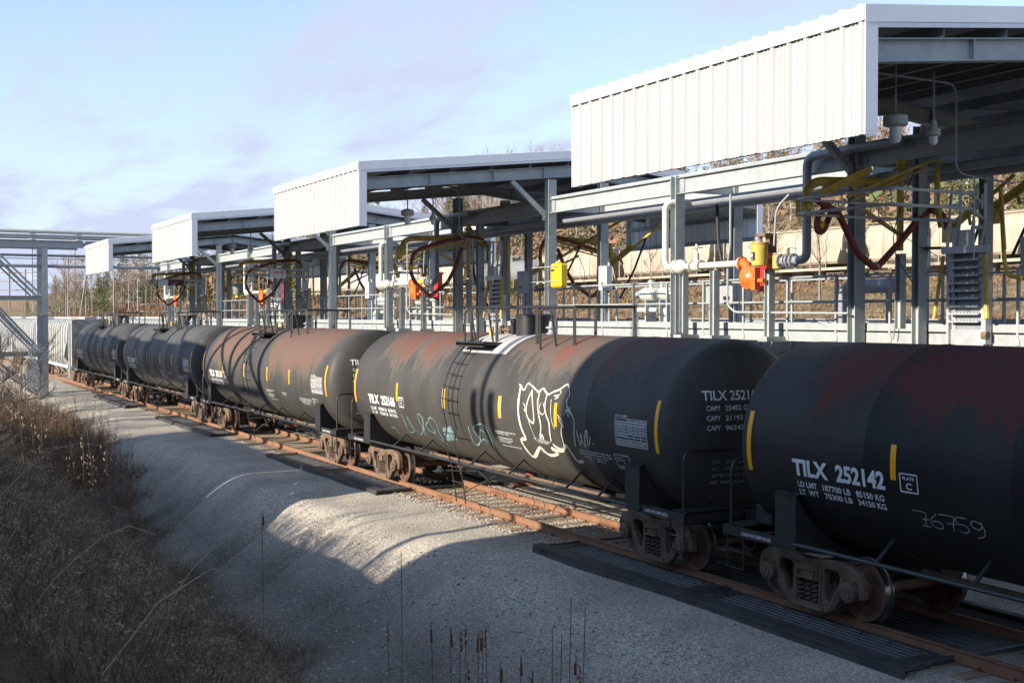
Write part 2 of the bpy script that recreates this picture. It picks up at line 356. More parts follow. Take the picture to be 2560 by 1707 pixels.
ground = g.build('ground', M['ground'], smooth=True, kind='structure', ang=80)
# loose stones lying on the gravel: too many to count
def tri_object(name, vs, fs, mats, mi=None, kind='stuff'):
    """big triangle mesh from numpy arrays"""
    me = bpy.data.meshes.new(name); nf = len(fs)
    me.vertices.add(len(vs)); me.vertices.foreach_set('co', np.ascontiguousarray(vs, dtype=np.float32).ravel())
    me.loops.add(nf * 3); me.loops.foreach_set('vertex_index', np.ascontiguousarray(fs, dtype=np.int32).ravel())
    me.polygons.add(nf); me.polygons.foreach_set('loop_start', np.arange(0, nf * 3, 3, dtype=np.int32))
    for m_ in mats: me.materials.append(m_)
    if mi is not None: me.polygons.foreach_set('material_index', np.ascontiguousarray(mi, dtype=np.int32))
    me.update(calc_edges=True); me.validate()
    o = bpy.data.objects.new(name, me); C.objects.link(o)
    if kind: o['kind'] = kind
    return o
M['stone_l'] = mat('pale_stone', (.54,.49,.41), .9); M['stone_m'] = mat('grey_stone', (.38,.355,.32), .9); M['stone_d'] = mat('brown_stone', (.24,.19,.16), .9)
def stones(n, x0, x1, y0, y1, s0, s1):
    oc = np.array([(1,0,0),(-1,0,0),(0,1,0),(0,-1,0),(0,0,1),(0,0,-1)], float)
    fc = np.array([(0,2,4),(2,1,4),(1,3,4),(3,0,4),(2,0,5),(1,2,5),(3,1,5),(0,3,5)])
    xs = rng.uniform(x0, x1, n); ys = y0 + (y1 - y0) * rng.uniform(0, 1, n) ** 1.5
    zs = np.array([gz(a, b) for a, b in zip(xs, ys)]); s = rng.uniform(s0, s1, n); on = (xs > 12.42) & (xs < 15.08) & (np.abs((ys - 8.3 + .28) % .56 - .28) < .135); zs = np.where(on, zs - .12, np.where((xs > 12.3) & (xs < 15.2), zs + .012, zs))
    v = oc[None] * (1 + rng.uniform(-.35, .35, (n, 6, 3))) * s[:, None, None] * np.array([1, 1, .6]); v += rng.normal(0, .12, (n, 6, 3)) * s[:, None, None]
    a = rng.uniform(0, 6.3, n); ca, sa = np.cos(a)[:, None], np.sin(a)[:, None]; vx = v[..., 0] * ca - v[..., 1] * sa; vy = v[..., 0] * sa + v[..., 1] * ca
    P = np.stack([vx + xs[:, None], vy + ys[:, None], v[..., 2] + zs[:, None] + .003], -1).reshape(-1, 3)
    F = (fc[None] + (np.arange(n) * 6)[:, None, None]).reshape(-1, 3); mi = np.repeat(rng.choice(3, n, p=[.42, .45, .13]), 8); return P, F, mi
A = [stones(30000, 7.0, 15.5, 13, 34, .007, .018), stones(900, 6.6, 10.5, 14, 26, .02, .045), stones(15000, 12.2, 15.3, 18.5, 31, .014, .030)]
off = 0; P_, F_, I_ = [], [], []
for p, f, i in A: P_.append(p); F_.append(f + off); I_.append(i); off += len(p)
tri_object('gravel_stones', np.concatenate(P_), np.concatenate(F_), [M['stone_l'], M['stone_m'], M['stone_d']], np.concatenate(I_))
# ---------------------------------------------------------------- railway tracks
XN, XF, XC = 12.99, 14.51, 13.75
def rail_mesh(nm, x, y0, y1, parent):
    web = [(-.065,-.172),(.065,-.172),(.065,-.158),(.012,-.14),(.010,-.04),(.034,-.026),(.036,-.004),(.028,0),(-.028,0),(-.036,-.004),(-.034,-.026),(-.010,-.04),(-.012,-.14),(-.065,-.158)]
    mb = MB(); mb.ext(web, (x, y0, 0), (x, y1, 0))
    for i in range(7, 8): mb.m[i] = 1
    return mb.build(nm, [M['rail'], M['railtop']], parent, bevel=0)
def make_track(xc, label, y0, y1, ys_ties, name='railway_track'):
    t = thing(name, label, None, (xc, y0, -.172), kind='structure')
    for dx in (-.76, .76):
        rail_mesh('rail', xc + dx, y0, 27.9, t); rail_mesh('rail', xc + dx, 27.92, y1, t)
        jb = MB()
        for side in (-1, 1): jb.box(xc + dx + side * .02 - .012, xc + dx + side * .02 + .012, 27.45, 28.35, -.135, -.045)
        jb.build('joint_bar', M['rail'], t)
        for q in (27.55, 27.72, 27.86, 27.98, 28.12, 28.25):
            b = MB(); b.cyl((xc + dx - .06, q, -.09), (xc + dx - .03, q, -.09), .02, 6); b.build('bolt', M['rustred'], t)
    return t
track = make_track(XC, 'rusty railway track on pale ballast under the tank cars', 4, 215, None)
proto = MB(); proto.box(-1.3, 1.3, -.115, .115, -.07, .0); tie0 = None
for i in range(150):
    y = 8.3 + i * .56
    if tie0 is None:
        tie0 = proto.build('sleeper', M['tie'], None, bevel=.012); o = tie0
        # a little checking and wane along the upper edges
    else: o = tie0.copy(); C.objects.link(o)
    o.parent = track; o.location = (random.uniform(-.05, .05), y - 4, random.uniform(-.004, .008) ); o.rotation_euler = (0, 0, random.uniform(-.012, .012))
sp = MB()
for i in range(60):
    y = 8.3 + i * .56
    for x in (XN, XF):
        for s_, d in ((-1, .05), (1, -.05)):
            sp.box(x + s_ * .078 - .016, x + s_ * .078 + .016, y + d - .016, y + d + .016, -.17, -.135)
        sp.box(x - .14, x + .14, y - .09, y + .09, -.176, -.168)
sp.build('spike', M['rustred'], track, kind='stuff')
track2 = thing('railway_track', 'second railway track beyond the loading platform under the hopper cars', None, (20.35, 4, -.172), kind='structure')
for dx in (-.76, .76): rail_mesh('rail', 20.35 + dx, 4, 215, track2)
t2 = MB()
for i in range(200): t2.box(19.05, 21.65, 8.3 + i * .56 - .11, 8.3 + i * .56 + .11, -.25, -.19)
t2.build('sleeper', M['tie'], track2, kind='stuff')
# ---------------------------------------------------------------- spill pans lying beside and between the rails
def make_pan(x0, x1, y0, y1, outer):
    """ribbed black plastic drip pan; outer = -1/1: side that carries the raised kerb, 0: between the rails"""
    L = y1 - y0; w = x1 - x0; z = -.148
    lab = 'pan'
    o = thing('spill_pan', 'pan', 'spill pan', ((x0 + x1) / 2, (y0 + y1) / 2, -.2))
    deck = MB(); prof = []
    n = 6; inner = x0 + (.30 if outer < 0 else .08); end = x1 - (.30 if outer > 0 else .08)
    for i in range(n):
        a = inner + (end - inner) * i / n; b_ = (end - inner) / n
        prof += [(a, z + .026), (a + b_ * .38, z + .026), (a + b_ * .46, z), (a + b_ * .92, z)]
    prof.append((end, z + .022))
    zz = .034
    xl = [(x0, z + zz)] + [(x0 + (.26 if outer < 0 else .06), z + zz - .01)] + prof + [(x1 - (.26 if outer > 0 else .06), z + zz - .01), (x1, z + zz)]
    ins = .35
    for (ya, yb) in ((y0 + ins, y1 - ins),):
        deck.add([(x, ya, q) for x, q in xl] + [(x, yb, q) for x, q in xl], [(i, i + 1, len(xl) + i + 1, len(xl) + i) for i in range(len(xl) - 1)])
    for (ya, yb) in ((y0, y0 + ins), (y1 - ins, y1)): deck.box(x0, x1, ya, yb, z - .02, z + zz - .004)
    deck.build('pan_floor', M['pan'], o)
    for yy in (y0 + .02, y1 - .02):
        e = MB(); e.tube(bend([(x0 + .02, yy, z + zz), (x1 - .12, yy, z + zz), (x1 - .02, yy, z + zz + .02)], .05, 2), .028, 6); e.build('end_rim', M['pan'], o)
    if outer:
        k = MB(); xk = x0 if outer < 0 else x1
        s_ = 1 if outer < 0 else -1
        pr = [(xk, -.24), (xk + s_ * .02, z + .075), (xk + s_ * .24, z + .09), (xk + s_ * .25, z + .055), (xk + s_ * .05, z + .03), (xk + s_ * .05, -.24)]
        k.add([(a, y0 - .12, b) for a, b in pr] + [(a, y1 + .05, b) for a, b in pr], [(i, (i+1) % 6, 6 + (i+1) % 6, 6 + i) for i in range(6)] + [(5,4,3,2,1,0), (6,7,8,9,10,11)])
        k.build('kerb', M['pan'], o)
    for i in range(8):
        cl = MB(); yy = y0 + .45 + (L - .9) * i / 7; xx = x1 - .16 if outer < 0 else (x0 + .16 if outer > 0 else x0 + .3)
        cl.bar((xx - .07, yy - .03, z + zz + .012), (xx + .07, yy + .03, z + zz + .012), .02, .014); cl.build('clip', M['pan'], o)
    return o
pan_o = make_pan(11.80, 12.90, 0, 4.75, -1); pan_c = make_pan(13.12, 14.36, 0, 4.75, 0); pan_f = make_pan(14.62, 15.6, 0, 4.75, 1)
pans = {'o': pan_o, 'c': pan_c, 'f': pan_f}; used = set()
where = {11.55: 'under the nearest wheels', 16.4: 'under the coupling of the two nearest tank cars', 29.75: 'short of the graffitied tank car\'s far wheels', 34.55: 'under the coupling behind the graffitied tank car',
         46.95: 'by the third tank car\'s far wheels', 51.8: 'under the coupling of the third and fourth tank cars', 63.9: 'near the far end of the fourth tank car', 68.75: 'under the coupling of the two farthest tank cars'}
kin = {'o': 'outer spill pan, ', 'c': 'middle spill pan between the rails, ', 'f': 'far side spill pan, '}
for y, wtxt in where.items():
    for kk in 'ocf':
        if kk in used: o = copy_tree(pans[kk])
        else: o = pans[kk]; used.add(kk)
        o.location.y = y + 2.375; o['label'] = kin[kk] + wtxt; o['group'] = 'spill pans along the track'
        if kk == 'o': o.rotation_euler = (0, random.uniform(-.016, .0), random.uniform(-.014, .014))
# one outer pan has slipped: its far corner is bent away from the rail
# ---------------------------------------------------------------- bogies
def make_truck(parent, s0, box_rust=True):
    """three-piece freight truck centred at local s0; car origin (XC, Ycar, 0), s runs towards -Y"""
    X0, Y0, _ = org(parent); t = sub('truck', parent); yc = Y0 - s0
    ax = .89; rw = .455
    outer = arc(-ax - .02, .62, .24, 200, 60, 6)
    top = [(-.42, .86), (-.15, .815), (.15, .815), (.42, .86)]
    o2 = [(-a, b) for a, b in reversed(outer)]
    shape = [(-ax - .24, .52), (-ax - .22, .62), (-ax - .16, .73), (-ax - .02, .80), (-ax + .20, .83), (-.52, .83), (-.2, .80), (.2, .80), (.52, .83), (ax - .20, .83), (ax + .02, .80), (ax + .16, .73), (ax + .22, .62), (ax + .24, .40), (ax + .18, .38), (ax + .16, .62), (ax - .15, .62), (ax - .17, .50), (.66, .29), (.46, .08), (.36, .05), (-.36, .05), (-.46, .08), (-.66, .29), (-ax + .17, .50), (-ax + .15, .62), (-ax - .16, .62), (-ax - .18, .38), (-ax - .24, .40)]
    holeL = [(-.66, .69), (-.48, .72), (-.345, .69), (-.33, .52), (-.37, .24), (-.44, .20), (-.56, .38), (-.68, .56)]
    holeR = [(-a, b) for a, b in reversed(holeL)]
    win = [(-.25, .70), (.25, .70), (.25, .13), (-.25, .13)]
    vs, fs = plate([(shape, 'poly'), (holeL, 'smooth'), (holeR, 'smooth'), (win, 'poly')], .10, .018)
    for sgn in (-1, 1):
        x = X0 + sgn * 1.02
        mb = MB(); mb.add([(x + c * (1 if sgn < 0 else -1), yc + a, b) for a, b, c in vs], fs)
        # flanges that give the casting its depth
        mb.box(x - .10, x + .10, yc - .34, yc + .34, .055, .12)
        for q in (-1, 1): mb.box(x - .085, x + .085, yc + q * .27 - .02, yc + q * .27 + .02, .13, .74)
        for q in (-1, 1):
            mb.bar((x, yc + q * .44, .085), (x, yc + q * (ax - .19), .46), .15, .022, (0, 0, 1))
        fr = mb.build('side_frame', M['frame'], t, smooth=True, ang=30)
        for q in (-1, 1):
            b = MB(); b.box(x - .075, x + .075, yc + q * ax - .15, yc + q * ax + .15, .50, .585); b.box(x - .06, x + .06, yc + q * ax - .12, yc + q * ax + .12, .585, .62)
            b.build('bearing_adapter', M['rustred'], t, bevel=.01)
            b = MB(); b.lathe([(.05,-.11),(.125,-.10),(.145,.0),(.145,.13),(.12,.145),(.10,.15),(.095,.175),(.03,.18)], (x, yc + q * ax, .455), (sgn, 0, 0), 20)
            for j in range(3):
                a = j * 2.094 + .5; b.cyl((x + sgn * .17, yc + q * ax + .055 * math.cos(a), .455 + .055 * math.sin(a)), (x + sgn * .195, yc + q * ax + .055 * math.cos(a), .455 + .055 * math.sin(a)), .015, 6)
            b.build('bearing_cap', M['frame'], t, smooth=True)
        for j in (-1, 0, 1):
            b = MB(); pts = [(x + sgn * .03 + .055 * math.cos(a), yc + j * .15 + .055 * math.sin(a), .15 + .32 * a / (2 * PI * 4.5)) for a in [i * PI / 4 for i in range(37)]]
            b.tube(pts, .023, 5); b.build('coil_spring', M['spring'], t, smooth=True)
        b = MB(); b.box(x - .11, x + .11, yc - .235, yc + .235, .49, .70); b.box(x + sgn * .13 - .03, x + sgn * .13 + .03, yc - .19, yc + .19, .50, .53); b.box(x + sgn * .13 - .03, x + sgn * .13 + .03, yc - .19, yc + .19, .63, .66); b.box(x + sgn * .13 - .03, x + sgn * .13 + .03, yc - .19, yc - .16, .53, .63); b.box(x + sgn * .13 - .03, x + sgn * .13 + .03, yc + .16, yc + .19, .53, .63)
        b.build('bolster_end', M['frame'], t, bevel=.012)
    b = MB(); b.box(X0 - .95, X0 + .95, yc - .2, yc + .2, .42, .72); b.cyl((X0, yc, .72), (X0, yc, .80), .2, 12); b.build('bolster', M['frame'], t)
    for q in (-1, 1):
        b = MB(); b.cyl((X0 - 1.0, yc + q * ax, .455), (X0 + 1.0, yc + q * ax, .455), .08, 10); b.build('axle', M['wheel'], t)
        for sgn in (-1, 1):
            b = MB(); x = X0 + sgn * .76
            prof = [(.09,.10),(.15,.10),(.17,.045),(.36,.02),(.385,.065),(.452,.07),(.456,-.045),(.484,-.05),(.484,-.07),(.385,-.07),(.36,-.03),(.17,-.06),(.15,-.09),(.09,-.09)]
            b.lathe(prof, (x, yc + q * ax, .456), (sgn, 0, 0), 40)
            for i in range(len(b.m)):
                seg = i // 40
                if seg in (5, 6, 7): b.m[i] = 1
            b.build('wheel', [M['wheel'], M['tread']], t, smooth=True)
        b = MB(); b.box(X0 - .9, X0 + .9, yc + q * .38 - .04, yc + q * .38 + .04, .40, .50); b.build('brake_beam', M['frame'], t)
    return t
# ---------------------------------------------------------------- tank cars
RT, ZT = 1.58, 2.48
def tank_mat(name, base, seed, dust, rust, amt_d, amt_r, low, gate):
    """weathered black paint with dust and rust patches along the top of the barrel"""
    m = bpy.data.materials.new(name); m.use_nodes = True; nt = m.node_tree; b = nt.nodes['Principled BSDF']; L = nt.links.new; N = lambda t: nt.nodes.new(t)
    tc = N('ShaderNodeTexCoord'); sp = N('ShaderNodeSeparateXYZ'); L(tc.outputs['Object'], sp.inputs[0])
    def noi(scale, st, det=6, off=0):
        mp = N('ShaderNodeMapping'); mp.inputs['Scale'].default_value = st; mp.inputs['Location'].default_value = (seed + off, seed * 2.3 + off, off); L(tc.outputs['Object'], mp.inputs[0])
        n = N('ShaderNodeTexNoise'); n.inputs['Scale'].default_value = scale; n.inputs['Detail'].default_value = det; n.inputs['Roughness'].default_value = .62; L(mp.outputs[0], n.inputs[0]); return n.outputs[0]
    def mth(op, a, c=None, d=None):
        n = N('ShaderNodeMath'); n.operation = op
        for i, v in enumerate((a, c, d)):
            if v is None: continue
            if isinstance(v, (int, float)): n.inputs[i].default_value = v
            else: L(v, n.inputs[i])
        return n.outputs[0]
    def ss(x, lo, hi):
        n = N('ShaderNodeMapRange'); n.interpolation_type = 'SMOOTHSTEP'; n.inputs[1].default_value = lo; n.inputs[2].default_value = hi; L(x, n.inputs[0]); return n.outputs[0]
    z = sp.outputs[2]; y = sp.outputs[1]
    big = noi(.55, (1, 1.5, .25), 3, 1); streak = noi(1.6, (.8, 2.6, .55), 8, 4); fine = noi(7, (1, 2.0, .6), 6, 9)
    # clean bands: the ends and the walkway in the middle
    e1 = mth('MULTIPLY', ss(y, -.2, -1.6), ss(y, -14.9, -13.3)); mid = mth('ABSOLUTE', mth('ADD', y, 6.9)); e2 = ss(mid, .7, 2.0); env = mth('MULTIPLY', e1, mth('MULTIPLY_ADD', e2, .85, .15))
    zz = mth('ADD', z, mth('MULTIPLY', mth('SUBTRACT', streak, .5), 1.9)); zz = mth('ADD', zz, mth('MULTIPLY', mth('SUBTRACT', big, .5), 1.6)); zz = mth('ADD', zz, mth('MULTIPLY', mth('SUBTRACT', fine, .5), .9)); zz = mth('ADD', zz, mth('MULTIPLY', mth('SUBTRACT', noi(22, (1, 1.6, .8), 4, 31), .5), .5))
    zz = mth('ADD', zz, mth('MULTIPLY', mth('SUBTRACT', env, 1), 1.2))
    fd = mth('MULTIPLY', ss(zz, low, low + .42), mth('MULTIPLY', env, amt_d)); fr = mth('MULTIPLY', ss(zz, low + .30, low + .62), mth('MULTIPLY', env, amt_r)); fr = mth('MULTIPLY', fr, ss(big, gate, gate + .22))
    x1 = N('ShaderNodeMix'); x1.data_type = 'RGBA'; L(fd, x1.inputs['Factor']); 
    n0 = noi(1.1, (1, 1, .5), 6, 14); x0 = N('ShaderNodeMix'); x0.data_type = 'RGBA'; L(ss(n0, .35, .7), x0.inputs['Factor']); x0.inputs['A'].default_value = (*base, 1); x0.inputs['B'].default_value = (*[c * .72 for c in base], 1)
    # road dust on the belly
    dst = N('ShaderNodeMix'); dst.data_type = 'RGBA'; L(mth('MULTIPLY', ss(mth('ADD', z, mth('MULTIPLY', streak, .6)), 2.0, 1.15), .55), dst.inputs['Factor']); L(x0.outputs['Result'], dst.inputs['A']); dst.inputs['B'].default_value = (base[0] * 1.5 + .02, base[1] * 1.42 + .014, base[2] * 1.25 + .006, 1)
    L(dst.outputs['Result'], x1.inputs['A']); x1.inputs['B'].default_value = (*dust, 1)
    x2 = N('ShaderNodeMix'); x2.data_type = 'RGBA'; L(fr, x2.inputs['Factor']); L(x1.outputs['Result'], x2.inputs['A']); x2.inputs['B'].default_value = (*rust, 1)
    L(x2.outputs['Result'], b.inputs['Base Color']); 
    ro = N('ShaderNodeMapRange'); ro.inputs[3].default_value = .55; ro.inputs[4].default_value = .8; L(fd, ro.inputs[0]); L(ro.outputs[0], b.inputs['Roughness'])
    b.inputs['Specular IOR Level'].default_value = .28
    wv = noi(1.1, (1, 1, 1), 3, 20); bp = N('ShaderNodeBump'); bp.inputs['Strength'].default_value = .45; bp.inputs['Distance'].default_value = .05; L(wv, bp.inputs['Height']); L(bp.outputs[0], b.inputs['Normal'])
    return m
TM = [tank_mat('tank_paint_black_maroon', (.020,.0195,.0195), 1.7, (.050,.038,.035), (.105,.030,.026), .95, 1.0, 2.88, .28),
      tank_mat('tank_paint_black_rust', (.071,.067,.060), 5.1, (.125,.102,.082), (.165,.066,.050), .85, .85, 3.12, .38),
      tank_mat('tank_paint_black_pink', (.072,.069,.063), 9.4, (.120,.096,.072), (.165,.088,.072), .95, .75, 2.4, .30),
      tank_mat('tank_paint_charcoal', (.074,.074,.075), 13.2, (.095,.095,.096), (.10,.09,.088), .8, .3, 3.3, .34),
      tank_mat('tank_paint_charcoal_old', (.055,.056,.058), 17.9, (.085,.082,.08), (.10,.08,.075), .7, .4, 3.4, .34)]
def onshell(Y0, off=.008):
    return lambda s_, ph: (XC - (RT + off) * math.cos(R(ph)), Y0 - s_, ZT + (RT + off) * math.sin(R(ph)))
def patch(mb, f, s0, s1, p0, p1, n=14, thick=.0):
    """thin curved sheet on the barrel"""
    vs = []; 
    for i in range(n + 1):
        p = p0 + (p1 - p0) * i / n; vs += [f(s0, p), f(s1, p)]
    return mb.add(vs, [(2*i, 2*i+1, 2*i+3, 2*i+2) for i in range(n)])
def stroke(mb, f, pts, w, n=3):
    """painted line on the barrel; pts (s, phi)"""
    k = len(pts); fine = []
    for i in range(k - 1):
        for j in range(n):
            t = j / n; p0 = pts[max(0, i-1)]; p1 = pts[i]; p2 = pts[i+1]; p3 = pts[min(k-1, i+2)]
            fine.append(tuple(.5 * ((2*p1[a]) + (-p0[a]+p2[a])*t + (2*p0[a]-5*p1[a]+4*p2[a]-p3[a])*t*t + (-p0[a]+3*p1[a]-3*p2[a]+p3[a])*t**3) for a in (0, 1)))
    fine.append(pts[-1]); arcm = RT * PI / 180; q = [(a, b * arcm) for a, b in fine]; vs = []
    for i, p in enumerate(q):
        a = q[max(0, i-1)]; b = q[min(len(q)-1, i+1)]; d = V((b[0]-a[0], b[1]-a[1])); d = d.normalized() if d.length > 1e-6 else V((1, 0)); nrm = V((-d.y, d.x)) * w * .5 * random.uniform(.65, 1.2)
        vs += [f(p[0] + nrm.x, (p[1] + nrm.y) / arcm), f(p[0] - nrm.x, (p[1] - nrm.y) / arcm)]
    mb.add(vs, [(2*i, 2*i+1, 2*i+3, 2*i+2) for i in range(len(q) - 1)])
def block_words(mb, f, rows, s0, s1, p_top, dp, fill=.62, seed=0):
    """rows of small stencilled words"""
    for i, r_ in enumerate(rows):
        if r_: text_fit(mb, r_[0], f, s0 + r_[1], s0 + r_[2], p_top - dp * (i + fill), p_top - dp * i, .015)
INFO = [
 dict(num='252142', Y=14.96, ld=('LD LMT', '187700 LB', '85150 KG'), lt=('LT  WT', '75300 LB', '34150 KG'), label='nearest black tank car, numbered 252142, wholly in shade at the right edge'),
 dict(num='252166', Y=32.07, ld=('LD LMT', '187800 LB', '85180 KG'), lt=('LT  WT', '75200 LB', '34110 KG'), label='black tank car numbered 252166 with cream graffiti and rust on top'),
 dict(num='252118', Y=49.15, ld=('LD LMT', '187700 LB', '85150 KG'), lt=('LT  WT', '75300 LB', '34150 KG'), label='pinkish brown topped tank car numbered 252118, third from the camera'),
 dict(num='252194', Y=65.95, ld=('LD LMT', '187700 LB', '85150 KG'), lt=('LT  WT', '75300 LB', '34150 KG'), label='charcoal tank car crossed by lattice shadows, fourth from the camera'),
 dict(num='252133', Y=82.6, ld=('LD LMT', '187700 LB', '85150 KG'), lt=('LT  WT', '75300 LB', '34150 KG'), label='farthest black tank car, coupled to the pale hopper car'),
]
def make_tank_car(k):
    inf = INFO[k]; Y0 = inf['Y']; far = k >= 3
    car = thing('tank_car', inf['label'], 'tank car', (XC, Y0, 0), 'black tank cars coupled in a line')
    y = lambda s_: Y0 - s_
    # barrel with dished heads and faint weld seams
    n = 96; prof = []
    for i in range(9):
        a = PI / 2 * i / 8; prof.append((RT * math.sin(a) if i else .001, -.10 - .55 * math.cos(a)))
    for s_ in (2.45, 4.9, 7.35, 9.8, 12.25): prof += [(RT, s_ - .025), (RT + .007, s_ - .010), (RT + .007, s_ + .010), (RT, s_ + .025)]
    for i in range(9):
        a = PI / 2 * (1 - i / 8); prof.append((RT * math.sin(a) if i < 8 else .001, 14.72 + .55 * math.cos(a)))
    mb = MB(); mb.lathe(prof, (XC, Y0, ZT), (0, -1, 0), n); mb.build('tank_barrel', TM[k], car, smooth=True, ang=40)
    f = onshell(Y0, .006)
    for s_, a, b in ((0, 19, -14.5), (3.0, 9.9, -7.3), (5.87, 9.8, -7.1), (8.7, 9.6, -7.6), (11.12, 9.6, -7.4), (14.6, 19.2, -14.6)):
        mb = MB(); patch(mb, f, s_ - .05, s_ + .05, a, b); mb.build('reflective_stripe', M['stripe'], car)
        if k == 1 and s_ in (5.87, 8.7):
            mb = MB(); d = -.11 if s_ < 6 else .055; patch(mb, f, s_ + d, s_ + d + .045, a, b); mb.build('old_stripe_mark', M['letter_d'], car)
    # lettering
    f2 = onshell(Y0, .012)
    mb = MB(); text_fit(mb, 'TILX', f2, 1.0, 1.74, -12.6, -4.0, .055, 5); mb.build('reporting_mark', M['letter'], car)
    mb = MB(); text_fit(mb, inf['num'], f2, 1.90, 2.84, -12.6, -4.0, .055, 5); mb.build('car_number', M['letter'], car)
    for r_, (p1, p0) in ((inf['ld'], (-16.0, -19.3)), (inf['lt'], (-20.6, -23.9))):
        for w_, a, b in zip(r_, (1.05, 1.58, 2.25), (1.46, 2.14, 2.78)): mb = MB(); text_fit(mb, w_, f2, a, b, p0, p1, .035, 1); mb.build('load_limit_text', M['letter'], car)
    mb = MB(); box = [(3.12, -3.4), (3.42, -3.4), (3.42, -12.2), (3.12, -12.2), (3.12, -3.4)]
    for i in range(4): stroke(mb, f2, [box[i], box[i + 1]], .02, 1)
    text_fit(mb, 'PLATE', f2, 3.17, 3.37, -6.2, -4.7, .03); text_fit(mb, 'C', f2, 3.22, 3.32, -10.9, -7.6, .03); mb.build('plate_box', M['letter'], car)
    # qualification table
    mb = MB(); s0, s1, p1, p0 = 13.30, 14.32, 5.0, -12.8; rows = 9; cols = [0, .40, .60, .80, 1.0]; text_fit(mb, 'DOT 111A100W1', f2, s0, s0 + .40, 5.9, 7.3, .03)
    for i in range(rows + 1):
        p = p1 + (p0 - p1) * i / rows; stroke(mb, f2, [(s0, p), (s1, p)], .012, 1)
    for c_ in cols: stroke(mb, f2, [(s0 + (s1 - s0) * c_, p1), (s0 + (s1 - s0) * c_, p0)], .012, 4)
    tx = [('', 'STENCIL', 'QUALIFIED', 'DUE'), ('TANK QUALIFICATION', 'MLNP', '2017', '2027'), ('THICKNESS TEST', 'MLNP', '2017', '2027'), ('SERVICE EQUIPMENT', 'MLNP', '2017', '2027'), ('PRD. VALVE 165 PSI', 'MLNP', '2017', '2027'), ('LINING', '', '', ''), ('', '', '', ''), ('RULE 88 B INSPECTION', 'MLNP', '2017', '2027'), ('STUB SILL INSPECTION', 'MLNP', '2017', '2027')]
    for i, r_ in enumerate(tx):
        pa = p1 + (p0 - p1) * i / rows
        for c_, t_ in enumerate(r_):
            if t_: text_fit(mb, t_, f2, s0 + (s1 - s0) * cols[c_] + .03, s0 + (s1 - s0) * cols[c_ + 1] - .03, pa - 1.5, pa - .5, .02)
    mb.build('test_table', M['letter'], car)
    mb = MB(); d = [(13.12, -20.4), (13.60, -20.4), (13.60, -31), (13.12, -31), (13.12, -20.4)]
    for i in range(4): stroke(mb, f2, [d[i], d[i + 1]], .016, 3)
    stroke(mb, f2, [(13.38, -20.4), (13.38, -29)], .012, 3); stroke(mb, f2, [(13.12, -29), (13.60, -29)], .012, 2)
    text_fit(mb, 'COTS', f2, 13.17, 13.32, -23, -21.9); text_fit(mb, 'DATE', f2, 13.17, 13.32, -25, -23.9); text_fit(mb, 'STENCIL BLOCK', f2, 13.16, 13.56, -30.5, -29.6); mb.build('stencil_box', M['letter'], car)
    mb = MB()
    block_words(mb, f2, [('MAXIMUM OPERATING PRESSURE FOR', 0, .95), ('HEATER COILS 100 PSI', 0, .62), None, ('EXTERIOR HEATER PIPES', .05, .72), ('2 IN INLET 2 IN OUTLET', .05, .72), ('WITH CAPS REQUIRED', .05, .60), None, ('LOAD 100 LINE BEFORE UNLOADING', .1, .98)], 8.35, 9.3, -18.4, 1.75)
    mb.build('heater_notice', M['letter'], car)
    mb = MB(); block_words(mb, f2, [('CONSTRUCTED AND EQUIPPED TO CARRY ASPHALT', 0, 1.15), ('MARKED IN ACCORDANCE WITH TC REGULATIONS', .02, 1.15), ('STENCIL  10-2000 2-1999', .12, .95), ('TILX   08-2013', .25, .85)], 11.85, 13, -21.6, 2.2); mb.build('construction_notice', M['letter'], car)
    mb = MB(); block_words(mb, f2, [('PTMX USED IN PIPE', 0, .5), ('FOR LOADING USE', .06, .46)], 10.1, 10.6, -19.0, 1.8); mb.build('pipe_notice', M['letter'], car)
    # marks on the near-camera head
    if k in (1, 2, 3, 4):
        def hf(u, v): # u across (+X), v up, on the head facing the camera
            r2 = (u * u + (v - ZT) ** 2) / RT ** 2; return (XC + u, Y0 - (14.72 + .55 * math.sqrt(max(0, 1 - r2))) - .012, v)
        mb = MB(); text_fit(mb, 'TILX ' + inf['num'], hf, -.98, .2, 3.02, 3.19, .03, 2)
        for j, (a, b) in enumerate((('CAPY', '25452 GAL'), ('CAPY', '21193 IMP'), ('CAPY', '96342 LIT'))): text_fit(mb, a, hf, -.92, -.66, 2.84 - .17 * j, 2.93 - .17 * j, .02); text_fit(mb, b, hf, -.57, .05, 2.84 - .17 * j, 2.93 - .17 * j, .02)
        mb.build('head_lettering', M['letter'], car)
        mb = MB()
        for j, t_ in enumerate(('DF   GR A516', 'HT  1W CLASS', 'SPRG  D-5', 'BR BM  AAR')): text_fit(mb, t_, hf, -.78, -.1, 1.92 - .12 * j, 1.98 - .12 * j, .02)
        mb.build('brake_lettering', M['letter_d'], car)
    if k == 0:
        mb = MB(); g9 = [[(3.25,-21.2),(3.47,-21.4),(3.44,-25),(3.42,-28.6)],[(3.35,-28.9),(3.5,-29)],[(3.38,-25.3),(3.5,-25)],[(3.66,-21),(3.54,-24.5),(3.55,-28),(3.66,-29),(3.72,-27),(3.66,-25),(3.56,-25.5)],[(3.70,-20.8),(3.94,-21),(3.9,-25),(3.88,-29)],[(3.8,-25),(3.95,-24.8)],[(4.14,-20.6),(3.99,-20.8),(3.98,-24),(4.1,-24.3),(4.14,-27),(4.05,-28.6),(3.97,-28)],[(4.36,-22),(4.25,-21),(4.2,-23.5),(4.3,-25.4),(4.38,-23),(4.36,-21.2),(4.4,-25.5),(4.34,-29),(4.24,-30)]]
        for p in g9: stroke(mb, f2, p, .014)
        mb.build('chalk_number', M['chalk'], car)
        mb = MB(); 
